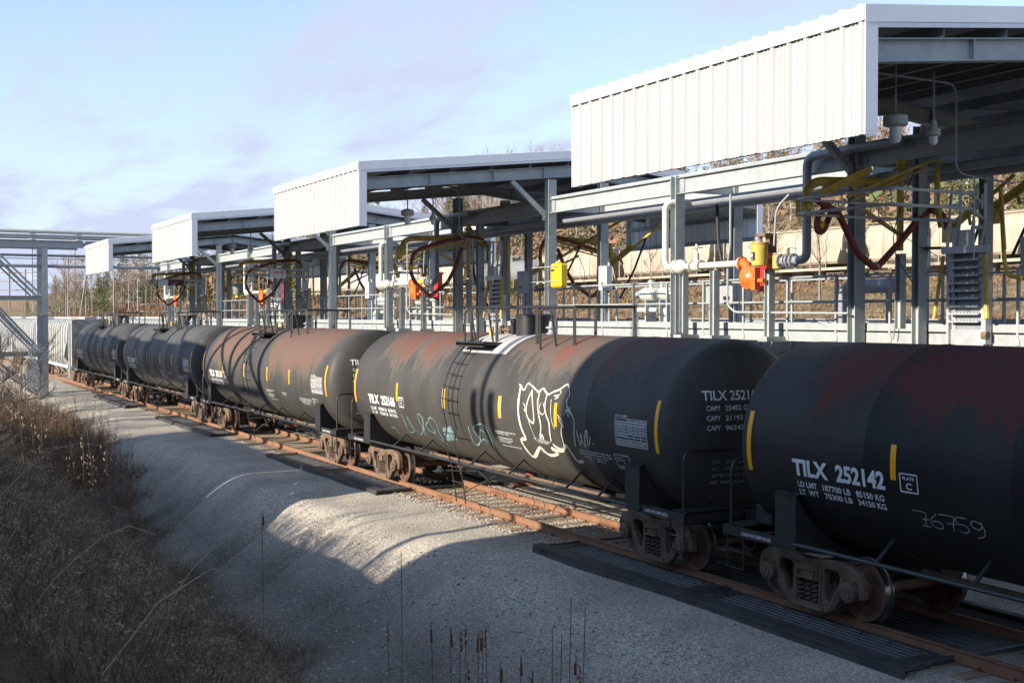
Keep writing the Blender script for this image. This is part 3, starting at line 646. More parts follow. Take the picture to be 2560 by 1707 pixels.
        def tf(u, v): # letters painted flat on top of the barrel, read from above
            x = .52 - v; return (XC + x, Y0 - u, ZT + math.sqrt((RT + .008) ** 2 - x * x))
        text_fit(mb, 'TILX', tf, 3.0, 3.8, .0, .3, .04, 1); text_fit(mb, '252142', tf, 3.95, 5.1, .0, .3, .04, 1); mb.build('roof_number', M['letter'], car)
    # centre band and top fittings
    if k == 1:
        mb = MB(); patch(mb, f, 5.85, 8.1, 46, 118, 20); mb.build('walkway_band', M['band'], car)
    mb = MB(); mb.box(XC - 1.28, XC - .74, y(7.35), y(5.9), 3.80, 3.84)
    for i in range(9): mb.box(XC - 1.28, XC - .74, y(7.35) + .165 * i - .006, y(7.35) + .165 * i + .006, 3.84, 3.87)
    mb.box(XC - 1.28, XC - 1.25, y(7.35), y(5.9), 3.76, 3.88); mb.build('running_board', M['blackp'], car)
    for sgn in (-1, 1):
        hr = MB(); x = XC + sgn * .75; hr.tube([(x, y(5.65), 4.67), (x, y(10.5), 4.66)], .028, 8); hr.build('top_handrail', M['blackp'], car, smooth=True)
        for s_ in (5.66, 7.0, 8.9, 10.48):
            p = MB(); p.bar((x, y(s_), 3.68 if s_ < 8 else 3.84), (x, y(s_), 4.67), .06, .05); p.build('handrail_post', M['blackp'], car)
    for s_ in (5.66, 10.48):
        p = MB(); p.tube([(XC - .75, y(s_), 4.67), (XC + .75, y(s_), 4.67)], .025, 6); p.build('cross_rail', M['blackp'], car, smooth=True)
    for a, b in ((5.72, 6.05), (6.42, 6.95), (9.4, 9.85)):
        p = MB(); p.tube(bend([(XC - .95, y(a), 3.55 if a < 8 else 3.75), (XC - .95, y(a), 4.60), (XC - .95, y(b), 4.60), (XC - .80, y(b), 3.72)], .14, 4), .024, 7); p.build('grab_hoop', M['blackp'], car, smooth=True)
    p = MB(); p.lathe([(.42,-.1),(.42,.42),(.445,.425),(.445,.46),(.40,.49),(.02,.50)], (XC, y(7.42), 4.02), (0,0,1), 28); p.build('valve_housing', M['blackp'], car, smooth=True)
    p = MB(); p.box(XC - .28, XC + .28, y(6.98), y(6.78), 4.05, 4.42); p.ext([(-.28, 0), (.28, 0), (.28, .34)], (XC - .2, y(6.95), 4.05), (XC + .2, y(6.95), 4.05)); p.build('housing_stop', M['blackp'], car)
    p = MB(); p.lathe([(.27,0),(.27,.10),(.33,.10),(.33,.14),(.27,.145),(.25,.17),(.05,.2)], (XC, y(6.35), 4.03), (0,0,1), 16)
    for j in range(8):
        a = j * PI / 4; p.cyl((XC + .31 * math.cos(a), y(6.35) + .31 * math.sin(a), 4.05), (XC + .31 * math.cos(a), y(6.35) + .31 * math.sin(a), 4.24), .022, 6)
    p.build('manway', M['frame'], car)
    p = MB(); p.lathe([(.13,0),(.13,.05),(.08,.06),(.08,.14),(.14,.15),(.14,.19),(.07,.2),(.05,.34),(.02,.36)], (XC + .05, y(8.15), 4.04), (0,0,1), 12); p.build('vent_valve', M['gpipe'], car, smooth=True)
    p = MB(); p.cyl((XC - .45, y(6.15), 3.98), (XC - .45, y(6.15), 4.22), .06, 10); p.build('yellow_cap', M['yellow'], car)
    # ladder on the near side
    rails = []
    for s_ in (6.12, 6.62):
        pts = [(XC - (RT + .14) * math.cos(R(a)), y(s_), ZT + (RT + .14) * math.sin(R(a))) for a in range(58, -21, -6)]
        pts += [(XC - RT - .10, y(s_ + .02), 1.5), (XC - 1.52, y(s_ + .06), .95), (XC - 1.42, y(s_ + .10), .12)]
        p = MB(); p.tube(pts, .017, 6); l_ = p.build('ladder_rail', M['blackp'], car, smooth=True)
    for a in range(52, -12, -10):
        xx, zz = XC - (RT + .14) * math.cos(R(a)), ZT + (RT + .14) * math.sin(R(a)); p = MB(); p.tube([(xx, y(6.06), zz), (xx, y(6.68), zz)], .014, 5); p.build('ladder_rung', M['blackp'], car)
    for zz, xx in ((1.75, XC - RT - .12), (1.35, XC - 1.63), (.95, XC - 1.52), (.6, XC - 1.48), (.25, XC - 1.44)):
        p = MB(); p.tube([(xx, y(6.10), zz), (xx, y(6.74), zz)], .014, 5); p.build('ladder_rung', M['blackp'], car)
    for sgn in (-1, 1):
        p = MB(); p.tube([(XC + sgn * 1.52, y(.95), 1.08), (XC + sgn * 1.52, y(13.7), 1.06)], .034, 8); p.build('side_pipe', M['blackp'], car, smooth=True)
        for s_ in (2.6, 4.25, 7.15, 9.0, 11.4, 12.6):
            p = MB(); p.bar((XC + sgn * 1.53, y(s_ + .03), 1.08), (XC + sgn * 1.135, y(s_), 1.375), .05, .03); p.build('pipe_bracket', M['blackp'], car)
            if sgn < 0:
                p = MB(); w = .014; pts = [(XC - (RT + .01) * math.cos(R(a)), y(s_ + .0 + .45 * (1 - math.cos(R((a + 45) * -1.6)))), ZT + (RT + .01) * math.sin(R(a))) for a in range(-44, -92, -6)]
                p.tube(pts, w, 4); p.build('strap', M['blackp'], car)
    # underframe
    for s0, dr in ((0, 1), (14.62, -1)):
        q = lambda a: y(s0 + dr * a)
        p = MB(); p.box(XC - .22, XC + .22, min(q(-1.05), q(2.6)), max(q(-1.05), q(2.6)), .74, 1.08); p.build('stub_sill', M['blackp'], car)
        p = MB(); p.chan((XC - 1.50, q(-.72), 1.04), (XC + 1.50, q(-.72), 1.04), .07, .2, .014, side=dr); p.build('end_sill', M['blackp'], car)
        for sgn in (-1, 1):
            p = MB(); a_, b_ = q(-.72), q(.86); p.box(XC + sgn * 1.50 - .02, XC + sgn * 1.50 + .02, min(a_, b_), max(a_, b_), .98, 1.13); p.build('side_channel', M['blackp'], car)
            if sgn < 0:
                p = MB(); ff = lambda u, v: (XC - 1.525, Y0 - u, v); mid_ = s0 + dr * .1
                text_fit(p, '2 INCH HF COMP SHOES', ff, mid_ - .35, mid_ + .35, 1.02, 1.075, .02); p.build('brake_shoe_text', M['letter'], car)
        p = MB(); p.box(XC - 1.45, XC + 1.45, min(q(-.70), q(-.28)), max(q(-.70), q(-.28)), 1.135, 1.155); p.build('end_platform', M['blackp'], car)
        # end handrail: an inverted U across the platform, with a brace
        p = MB(); p.tube(bend([(XC - 1.44, q(-.60), 1.06), (XC - 1.44, q(-.60), 2.18), (XC + 1.44, q(-.60), 2.18), (XC + 1.44, q(-.60), 1.06)], .2, 5), .024, 7); p.build('end_handrail', M['blackp'], car, smooth=True)
        p = MB(); p.bar((XC - .62, q(-.52), 1.12), (XC - 1.38, q(-.20), 1.98), .035, .02); p.build('rail_brace', M['blackp'], car)
        # saddle over the bolster
        for sgn in (-1, 1):
            pts = [(sgn * 1.52, .98), (sgn * 1.52, 1.74)] + [(sgn * (RT + .02) * math.sin(R(a)), ZT - (RT + .02) * math.cos(R(a))) for a in range(62, 8, -6)] + [(sgn * .22, .80), (sgn * .9, .86)]
            for dd in (.62, .98):
                p = MB(); m_ = len(pts); ya, yb = q(dd), q(dd) + .02
                p.add([(XC + a, ya, b) for a, b in pts] + [(XC + a, yb, b) for a, b in pts], [tuple(range(m_)), tuple(range(2 * m_ - 1, m_ - 1, -1))] + [(i, (i + 1) % m_, m_ + (i + 1) % m_, m_ + i) for i in range(m_)]); p.build('saddle_plate', M['blackp'], car)
            p = MB(); a_, b_ = q(.58), q(1.04); p.box(XC + sgn * 1.535 - .012, XC + sgn * 1.535 + .012, min(a_, b_), max(a_, b_), 1.0, 1.78)
            p.bar((XC + sgn * 1.54, (a_ + b_) / 2, 1.79), (XC + sgn * 1.36, (a_ + b_) / 2, 1.86), abs(b_ - a_), .02); p.build('jacking_pad', M['blackp'], car)
            # sill step
            p = MB(); p.tube(bend([(XC + sgn * 1.47, q(-.66), 1.0), (XC + sgn * 1.47, q(-.66), .46), (XC + sgn * 1.47, q(-.26), .46), (XC + sgn * 1.47, q(-.26), 1.0)], .04, 2), .017, 5); p.tube([(XC + sgn * 1.47, q(-.66), .72), (XC + sgn * 1.47, q(-.26), .72)], .014, 5); p.build('sill_step', M['blackp'], car)
        # coupler, draft gear and clutter over it
        p = MB(); a_, b_ = q(-1.0), q(-1.25); p.box(XC - .11, XC + .11, min(a_, b_), max(a_, b_), .76, .96); a_, b_ = q(-1.15), q(-1.42); p.box(XC - .05 - .12 * dr, XC + .17 - .12 * dr + .1, min(a_, b_), max(a_, b_), .70, 1.0); p.build('coupler', M['rustred'], car, bevel=.03)
        p = MB(); p.tube(bend([(XC - .55, q(-.95), .98), (XC - .55, q(-1.1), .55), (XC - .52, q(-1.32), .50)], .2, 4), .03, 6); p.build('air_hose', M['rubber'], car, smooth=True)
        p = MB(); p.tube([(XC - 1.2, q(-.80), .90), (XC - .3, q(-.85), .84)], .018, 5); p.build('uncoupling_rod', M['blackp'], car)
        make_truck(car, s0 + dr * .80)
    p = MB(); p.box(XC - 1.1, XC - .45, y(-.02), y(-.42), 1.16, 1.46); p.cyl((XC - .8, y(-.46), 1.30), (XC - .8, y(-.38), 1.30), .17, 14); p.cyl((XC - .25, y(-.5), 1.2), (XC + .35, y(-.5), 1.2), .11, 12); p.build('brake_valve', M['blackp'], car, bevel=.02)
    p = MB(); p.lathe([(.12,0),(.2,.02),(.2,.1),(.14,.14),(.14,.35)], (XC, y(7.3), .55), (0,0,1), 14); p.cyl((XC, y(7.3), .6), (XC - .5, y(7.3), .55), .06, 10); p.build('bottom_outlet', M['rustred'], car)
    for xx, r_ in ((-.35, .045), (-.6, .03)):
        p = MB(); p.tube([(XC + xx, y(2.4), .86 - r_), (XC + xx, y(12.2), .84 - r_)], r_, 6); p.build('brake_pipe', M['frame'], car)
    p = MB(); p.cyl((XC + .1, y(9.6), .70), (XC + .1, y(10.5), .70), .16, 12); p.build('air_reservoir', M['blackp'], car, smooth=True)
    p = MB(); p.tube([(XC - 1.3, y(5.4), .75), (XC - .9, y(7.7), .95)], .015, 5); p.tube([(XC - 1.3, y(7.8), .72), (XC - .9, y(5.9), .95)], .015, 5); p.tube([(XC - 1.44, y(6.7), .4), (XC - 1.0, y(7.6), .9)], .015, 5); p.build('walkway_brace', M['blackp'], car)
    return car
cars = [make_tank_car(i) for i in range(5)]
# graffiti on the second car
G1 = [[(9.46, 20.7), (9.66, 16.4), (9.75, 17.0), (9.82, 22.3), (10.1, 18.6), (10.36, 16.4), (10.49, 18.9), (10.74, 15.0), (10.94, 17.6), (11.18, 19.9), (11.41, 23.9), (11.57, 16.7), (11.51, 12.3), (11.6, 6.7), (11.75, 2.9), (11.86, -1.8), (11.8, -12.0), (11.77, -20.0)], [(9.55, 19.9), (9.58, 8.2), (9.6, -2.4), (9.66, -13.2), (9.72, -20.8), (9.5, -22.5), (9.52, -31.8), (9.68, -37.9), (10.19, -27.0), (10.31, -28.6), (10.5, -32.4), (10.91, -29.1), (10.72, -24.9), (10.88, -26.2), (11.17, -26.0), (11.36, -20.6), (11.49, -25.7), (11.59, -33.2), (11.83, -31.6)], [(10.08, 17.2), (9.96, 8.1), (9.93, 0.0), (10.04, -5.1), (10.23, -7.2), (10.23, 2.4), (10.07, 16.3)], [(10.4, 15.2), (10.39, 8.9), (10.45, 0.4), (10.51, -9.0), (10.38, -18.5), (10.5, -15.4), (10.52, -18.5), (10.37, -20.4)], [(10.72, 14.9), (10.69, 7.0), (10.76, 0.3), (10.87, -6.3), (10.83, -15.2), (10.86, -22.4), (11.19, -25.0), (11.3, -19.9), (11.31, -11.8), (11.37, -6.5)], [(9.78, 6.7), (9.9, 3.4), (9.83, 1.5), (9.95, -0.9), (10.09, -12.1), (10.17, -19.2)], [(10.52, 8.4), (10.47, 3.0), (10.6, -0.1), (10.71, 2.8), (10.61, 8.6)], [(10.92, 11.9), (10.95, 0.8), (11.01, -5.9), (11.08, -9.1)], [(10.93, 18.0), (11.2, 19.0), (11.2, 15.9), (10.98, 14.6), (11.19, 14.2), (11.05, 12.2)], [(11.47, 5.5), (11.74, 4.5), (11.54, 8.2), (11.64, 0.9), (11.68, 7.7), (11.46, 2.1)], [(11.21, 1.5), (11.34, -1.5), (11.44, -7.2), (11.3, -3.3), (11.25, -0.1)]]
G2 = [[(11.92, -8.2), (11.95, -13.2), (11.97, -18.4), (12.09, -11.9), (12.04, -10.4), (12.1, -17.0), (12.14, -18.6), (12.21, -10.7), (12.3, -6.3), (12.28, -12.1), (12.27, -18.1), (12.39, -11.8), (12.34, -10.3)], [(12.44, -15.4), (12.47, -16.1)]]
G3 = [[(3.1, -19.3), (3.13, -28.4), (3.06, -38.8), (3.45, -36.5), (3.54, -24.6), (3.44, -21.3), (3.42, -26.2), (3.48, -33.7), (3.65, -37.2), (3.78, -39.5), (4.2, -29.8), (4.15, -23.9), (4.2, -16.3), (4.41, -18.5), (4.32, -25.8), (4.08, -35.5), (4.09, -38.2), (4.49, -18.3)], [(4.69, -22.3), (4.44, -27.8), (4.58, -32.3), (4.89, -32.4), (4.76, -22.0), (4.96, -17.5), (5.18, -21.9), (5.12, -31.6), (5.08, -39.7), (5.04, -45.8), (4.84, -37.9), (4.8, -34.0)], [(1.85, -37.6), (2.12, -38.8), (2.07, -47.1), (2.22, -49.1)]]
G4 = [[(6.99, -20.1), (6.98, -26.1), (6.89, -35.9), (6.96, -38.1), (7.15, -36.0), (7.39, -30.3), (7.29, -26.1), (7.27, -19.7), (7.76, -15.2), (7.75, -22.4), (7.61, -20.7), (7.38, -31.4), (7.58, -29.5), (7.68, -30.3), (7.77, -31.1), (7.81, -16.0), (7.93, -17.7), (7.99, -24.7), (7.92, -34.0), (7.77, -43.6)]]
fg = onshell(INFO[1]['Y'], .010)
def graffiti(nm, groups, w, m_, extra=0, n=1):
    mb = MB()
    for g_ in groups:
        for j in range(n): stroke(mb, fg, [(a + random.uniform(-1, 1) * .012 * j, b + random.uniform(-1, 1) * .5 * j) for a, b in g_], w)
    return mb.build(nm, m_, cars[1])
graffiti('graffiti_letters', G1[:1], .024, M['gr_cream'], n=3); graffiti('graffiti_letters', [G1[1]], .065, M['gr_cream'], n=3); graffiti('graffiti_letters', G1[2:5], .038, M['gr_cream'], n=2); graffiti('graffiti_letters', G1[5:], .018, M['gr_cream'])
graffiti('graffiti_signature', G2, .028, M['gr_cream']); graffiti('graffiti_scrawl', G3, .028, M['gr_blue']); graffiti('graffiti_scrawl', G4, .035, M['gr_blue'])
graffiti('graffiti_block', [[(5.5 + .07 * i, -26.1 + .5 * i), (5.3 + .09 * i, -40.5 + .5 * i)] for i in range(8)], .075, M['gr_blue'])
mb = MB(); patch(mb, onshell(INFO[1]['Y'], .014), 10.2, 10.85, -19.2, -22.8, 3); mb.build('notice_plate', M['blackp'], cars[1])
mb = MB(); fx = onshell(INFO[1]['Y'], .020); text_fit(mb, 'A PRESSURE REGULATOR', fx, 10.25, 10.8, -20.8, -19.6); text_fit(mb, 'DO NOT OVERFILL', fx, 10.27, 10.7, -22.4, -21.2); mb.build('notice_text', M['letter'], cars[1])
# ---------------------------------------------------------------- covered hopper cars
def make_hopper(name, label, group, xc, y0, z0, L, body, rib_m, detail=2, bay=4, half=1.55, zt=4.25):
    """y0 = end nearest the camera; body runs to y0 + L"""
    o = thing(name, label, 'hopper car', (xc, y0, z0), group)
    zb = 1.15; ya, yb = y0 + .9, y0 + L - .9
    side = [(half, 1.75)] + [(half, 3.3), (half * .985, 3.65), (half * .93, 3.95), (half * .82, 4.15), (half * .6, zt)]
    prof = [(a, b) for a, b in side] + [(-a, b) for a, b in reversed(side)] + [(-half * .9, 1.55), (half * .9, 1.55)]
    sl = 2.1  # sloped end sheets
    mb = MB(); n = len(prof)
    top = lambda a, b, yy: (xc + a, yy, z0 + b)
    def yend(b, far):
        t = max(0, (3.2 - b) / 1.65); d = sl * t if detail > 1 else sl * .35 * t; return (yb - d) if far else (ya + d)
    vs = [top(a, b, yend(b, 0)) for a, b in prof] + [top(a, b, yend(b, 1)) for a, b in prof]
    mb.add(vs, [(i, (i+1) % n, n + (i+1) % n, n + i) for i in range(n)] + [tuple(range(n-1, -1, -1)), tuple(range(n, 2*n))]); mb.build('hopper_body', body, o)
    nr = 14 if detail > 1 else 8
    for i in range(nr + 1):
        yy = ya + .03 + (yb - ya - .06) * i / nr
        for sg in (-1, 1) if detail > 1 else (-1,):
            p = MB(); low = 1.2 if abs(i - nr / 2) < nr * .38 else 2.6
            for (a1, b1), (a2, b2) in zip([(half + .02, low)] + side[1:4], side[1:5]): p.bar((xc + sg * (a1 + .02), yy, z0 + b1), (xc + sg * (a2 + .02), yy, z0 + b2), .06, .07, (0, 1, 0))
            p.build('side_rib', rib_m, o)
    for sg in (-1, 1):
        p = MB(); p.box(xc + sg * (half + .03) - .04, xc + sg * (half + .03) + .04, y0 + .35, y0 + L - .35, z0 + 1.0, z0 + 1.22); p.build('side_sill', rib_m, o)
        p = MB(); p.bar((xc + sg * half * .78, ya - .6, z0 + zt + .10), (xc + sg * half * .78, yb + .6, z0 + zt + .10), .42, .035); p.build('running_board', rib_m, o)
    for i in range(nr * 2 + 1):
        yy = ya + (yb - ya) * i / (nr * 2); p = MB(); p.bar((xc - half * .9, yy, z0 + zt - .02), (xc - half * .9, yy, z0 + zt - .28), .04); p.build('board_bracket', rib_m, o) if detail > 1 else None
    p = MB(); p.box(xc - .38, xc + .38, ya + .5, yb - .5, z0 + zt - .02, z0 + zt + .16); p.build('loading_hatch', body, o)
    for i in range(bay):
        c = ya + sl + .3 + (yb - ya - 2 * sl - .6) * (i + .5) / bay; w = (yb - ya - 2 * sl) / bay / 2
        p = MB(); p.add([top(-half * .9, 1.6, c - w), top(half * .9, 1.6, c - w), top(half * .9, 1.6, c + w), top(-half * .9, 1.6, c + w), top(-.5, .35, c - .3), top(.5, .35, c - .3), top(.5, .35, c + .3), top(-.5, .35, c + .3)],
              [(0,3,2,1), (4,5,6,7), (0,1,5,4), (1,2,6,5), (2,3,7,6), (3,0,4,7)]); p.build('discharge_chute', M['chute'] if detail < 2 else body, o)
    for q, d in ((y0, 1), (y0 + L, -1)):
        p = MB(); p.box(xc - 1.45, xc + 1.45, min(q + d * .2, q + d * .3), max(q + d * .2, q + d * .3), z0 + .95, z0 + 1.2)
        for sg in (-1, 1):
            p.bar((xc + sg * 1.4, q + d * .3, z0 + 1.1), (xc + sg * 1.4, q + d * .3, z0 + 4.25), .09); p.bar((xc + sg * .9, q + d * .5, z0 + 1.1), (xc + sg * .9, q + d * 1.2, z0 + 3.1), .09)
        p.build('end_frame', rib_m, o)
        if detail > 1:
            for sg in (-1, 1):
                p = MB()
                for j in range(8): p.bar((xc + sg * 1.52, q + d * .35, z0 + .5 + j * .45), (xc + sg * 1.52, q + d * .85, z0 + .5 + j * .45), .03)
                for a_ in (.35, .85): p.bar((xc + sg * 1.52, q + d * a_, z0 + .4), (xc + sg * 1.52, q + d * a_, z0 + 4.2), .035)
                p.build('end_ladder', rib_m, o)
            p = MB(); p.box(xc - .14, xc + .14, min(q - d * .35, q + d * .6), max(q - d * .35, q + d * .6), z0 + .7, z0 + 1.0); p.build('coupler', M['frame'], o)
        # simplified bogie: side frames and wheels
        c = q + d * 2.3; t = sub('bogie', o)
        for sg in (-1, 1):
            p = MB(); 
            for a_, b_ in (((-1.05, .78), (1.05, .78)), ((-1.0, .7), (-.35, .15)), ((-.35, .15), (.35, .15)), ((.35, .15), (1.0, .7)), ((-.3, .15), (-.3, .75)), ((.3, .15), (.3, .75))): p.bar((xc + sg * 1.02, c + a_[0], z0 + a_[1]), (xc + sg * 1.02, c + b_[0], z0 + b_[1]), .13, .13)
            p.build('side_frame', M['frame'], t)
            for q2 in (-.89, .89):
                p = MB(); p.lathe([(.1,-.06),(.45,-.06),(.45,.06),(.1,.07)], (xc + sg * .76, c + q2, z0 + .455), (1, 0, 0), 16); p.build('wheel', M['wheel'], t)
    return o
h0 = make_hopper('hopper_car', 'pale covered hopper car coupled behind the farthest tank car', 'pale hopper cars behind the tank cars', XC, 84.75, 0, 17.6, M['hopper'], M['hopper_b'])
h1 = copy_tree(h0, loc=(XC, 102.9, 0), label='pale covered hopper car standing behind the steel tower\'s cabinet, second in its line')
h2 = copy_tree(h0, loc=(XC, 121.05, 0), label='pale covered hopper car at the left edge, third in its line')
h3 = copy_tree(h0, loc=(XC, 139.2, 0), label='farthest covered hopper car on the tank car track')
for i in range(9):
    yy = 14 + i * 18.15
    if i == 7: continue
    copy_tree(h0, loc=(20.35, yy, 0), label=('covered hopper car beyond the platform, ' + ['at the right edge behind the folded stairs', 'behind the first orange meter', 'behind the yellow case column', 'behind the second pipe loop', 'behind the third hanging hose', 'behind the bucket valve', 'behind the last loading arm', '', 'farthest seen over the black tanks'][i])).__setitem__('group', 'hopper cars on the second track')
# raised siding with cream hoppers and white tank cars
XS, ZS = 74.0, 7.35
hc = make_hopper('hopper_car', 'weathered cream hopper car on the raised siding', 'cream cars on the raised siding', XS, 58, ZS, 17.3, M['cream'], M['cream'], detail=1, zt=4.55)
sid = ['rightmost, behind the folded stairs', 'behind the red hose loop', 'behind the white pipe loop', 'right of the yellow case', 'left of the yellow case', 'behind the second loading arm', 'seen past the second gable column', 'seen between the far canopies', 'behind the third loading arm']
for i in range(0, 9):
    yy = 58 + i * 18.1
    if i in (4, 6, 7):
        continue
    if i == 0: hc['label'] = 'weathered cream hopper car on the raised siding, ' + sid[0]; continue
    copy_tree(hc, loc=(XS, yy, ZS), label='weathered cream hopper car on the raised siding, ' + sid[i])
def make_plain_tank(label, yy, m_):
    o = thing('tank_car', label, 'tank car', (XS, yy, ZS), 'tank cars on the raised siding'); r = 1.5; L = 16.5; zc = ZS + 2.65
    prof = [(r * math.sin(PI/2*i/6) if i else .001, .9 - .8 * math.cos(PI/2*i/6)) for i in range(7)] + [(r * math.sin(PI/2*(1-i/6)) if i < 6 else .001, L - .9 + .8 * math.cos(PI/2*(1-i/6))) for i in range(7)]
    mb = MB(); mb.lathe(prof, (XS, yy, zc), (0, 1, 0), 32); mb.build('tank_barrel', m_, o, smooth=True, ang=50)
    mb = MB(); mb.lathe([(.5, 0), (.5, .5), (.05, .55)], (XS, yy + L / 2, zc + r - .05), (0,0,1), 16); mb.build('valve_housing', m_, o)
    mb = MB()
    for a in (-1.6, 1.6):
        for s_ in (-.8, .8): mb.bar((XS + s_, yy + L/2 + a, zc + 1.2), (XS + s_, yy + L/2 + a, zc + 2.2), .06)
        mb.bar((XS - .8, yy + L/2 + a, zc + 2.2), (XS + .8, yy + L/2 + a, zc + 2.2), .05)
    for s_ in (-.8, .8): mb.bar((XS + s_, yy + L/2 - 1.6, zc + 2.2), (XS + s_, yy + L/2 + 1.6, zc + 2.2), .05)
    mb.build('top_handrail', M['galv'], o)
    mb = MB(); mb.box(XS - .3, XS + .3, yy, yy + L, ZS + .8, ZS + 1.2); mb.build('sill', M['blackp'], o)
    for c in (yy + 2, yy + L - 2):
        for sg in (-1, 1):
            for q2 in (-.89, .89): p = MB(); p.lathe([(.1,-.06),(.45,-.06),(.45,.06),(.1,.07)], (XS + sg * .76, c + q2, ZS + .455), (1, 0, 0), 14); p.build('wheel', M['wheel'], o)
make_plain_tank('grey tank car with faint graffiti on the raised siding', 58 + 4 * 18.1, mat('tank_grey_far', (.20, .20, .20), .6))
make_plain_tank('white round ended tank car on the raised siding, nearer one', 58 + 6 * 18.1, mat('tank_white_far', (.62, .59, .53), .5, 0, .2, .5))
make_plain_tank('white round ended tank car on the raised siding, farther one', 58 + 7 * 18.1, mat('tank_white_far2', (.60, .58, .52), .5, 0, .2, .5))
t3 = thing('railway_track', 'raised siding track along the foot of the wooded hill', None, (XS, 40, ZS - .2), kind='structure')
for dx in (-.76, .76): p = MB(); p.box(XS + dx - .04, XS + dx + .04, 40, 360, ZS - .17, ZS); p.build('rail', M['rail'], t3)
# ---------------------------------------------------------------- loading platform: one long steel frame
XP, XQ, XM = 16.22, 17.86, 17.04    # front and back column lines and the middle of the deck
XR, XRB = 16.44, 17.66              # front and back railings
YS, YE = 2.0, 76.0
plat = thing('loading_platform', 'long galvanised steel loading platform with columns, deck and railings beyond the tank cars', 'platform', (XM, YS, -.2))
def gal(fn, name, parent=plat, m_=None, **k):
    mb = MB(); fn(mb); return mb.build(name, m_ or M['galv'], parent, **k)
def column(x, y, z0, z1, parent=plat, w=.25, d=.2):
    gal(lambda b: b.ibeam((x, y, z0), (x, y, z1), w, d, .016, (0, 1, 0)), 'column', parent)
    gal(lambda b: b.box(x - .2, x + .2, y - .18, y + .18, z0, z0 + .03), 'base_plate', parent)
for k in range(-1, 5):
    b = 17.0 * k
    for yl in (11.18, 16.88, 22.46):
        for x in (XP, XQ):
            y = b + yl
            if YS < y < YE: column(x, y, -.2, 7.60 if yl > 20 else 8.08)
    for yl in (15.36,):
        if YS < b + yl < YE: column(XP, b + yl, -.2, 7.2, w=.2, d=.16); column(XQ, b + yl, -.2, 7.2, w=.2, d=.16)
ys_c = sorted([17.0 * k + yl for k in range(-1, 5) for yl in (11.18, 16.88, 22.46) if YS < 17.0 * k + yl < YE])
ends = [YS] + ys_c + [YE]
for a, c in zip(ends[:-1], ends[1:]):
    for x in (XP, XQ):
        gal(lambda m_: m_.ibeam((x, a + .11, 7.375), (x, c - .11, 7.375), .19, .37, .018), 'longitudinal_beam')
    for s_, x in ((-1, XR - .06), (1, XRB + .06)):
        gal(lambda m_: m_.chan((x, a + .02, 4.07), (x, c - .02, 4.07), .08, .22, .012, side=s_ * -1), 'deck_channel')
        gal(lambda m_: m_.box(x - .008, x + .008, a + .13, c - .13, 4.20, 4.335), 'toe_board')
    gal(lambda m_: m_.box(XR - .03, XRB + .03, a + .005, c - .005, 4.185, 4.215), 'deck_grating', m_=M['galv_d'])
    gal(lambda m_: m_.bar((XP + .15, a, 4.0), (XQ - .15, a, 4.0), .12, .18), 'deck_cross_beam')
    gal(lambda m_: m_.bar((XP + .15, a, 7.35), (XQ - .15, a, 7.35), .12, .2), 'top_cross_beam')
# railings
y = YS + .4; post = None; skip = lambda yy: any(abs((yy - 14.35) - 17 * k) < .55 for k in range(-1, 5))
rp = {}
while y < YE:
    for x in (XR - .05, XRB + .05):
        if not (x < 17 and skip(y)):
            if x not in rp:
                mb = MB(); mb.box(x - .022, x + .022, y - .022, y + .022, 3.99, 5.24); mb.box(x - .03, x + .03, y - .05, y + .05, 4.0, 4.1); rp[x] = (mb.build('railing_post', M['galv'], plat), y)
            else:
                c = rp[x][0].copy(); C.objects.link(c); c.location = (0, y - rp[x][1], 0)
    y += 1.38
segs = []; s0 = YS
for k in range(-1, 5):
    g0, g1 = 14.35 + 17 * k - .5, 14.35 + 17 * k + .5
    if g0 > YS: segs.append((s0, g0)); 
    if g1 > YS: s0 = g1
segs.append((s0, YE))
for a, c in segs:
    for z in (5.235, 4.75): gal(lambda m_: m_.tube([(XR - .05, a, z), (XR - .05, c, z)], .021, 6), 'handrail', smooth=True)
for z in (5.235, 4.75): gal(lambda m_: m_.tube([(XRB + .05, YS, z), (XRB + .05, YE, z)], .021, 6), 'handrail', smooth=True)
for a in ys_c:
    for x, sg in ((XP, -1),):
        gal(lambda m_: [m_.box(x + sg * .022, x + sg * .030, a + d - .09 if d > 0 else a + d - .09, a + d + .09, 7.24, 7.52) for d in (-.2, .2)], 'splice_plate')
        gal(lambda m_: [m_.tube([(x - .028, a + d + e, z), (x - .045, a + d + e, z)], .013, 5) for d in (-.2, .2) for e in (-.04, .04) for z in (7.28, 7.34, 7.40, 7.46)], 'bolt', m_=M['galv_d'], kind='stuff')
# pipes that run the length of the frame under the beams
for x, z, r_, mm in ((16.62, 7.02, .09, 'gpipe'), (16.95, 7.08, .06, 'galv_d'), (17.3, 7.0, .11, 'gpipe'), (16.22, 7.60, .035, 'galv'), (17.55, 7.1, .05, 'galv_d')):
    o = thing('pipe_run', 'long grey pipe run', 'pipe', (x, YS, z - r_), 'long pipes carried by the platform frame'); gal(lambda m_: m_.tube([(x, YS, z), (x, YE, z)], r_, 10), 'pipe', o, M[mm], smooth=True)
    o['label'] = {16.62: 'long grey pipe slung under the beams on the tank car side', 16.95: 'thin dark pipe between the two thick pipes under the beams', 17.3: 'thickest long pipe under the beams, on the hopper car side', 16.22: 'slim bright conduit lying on top of the front beam', 17.55: 'slim dark pipe beside the back row of columns'}[x]
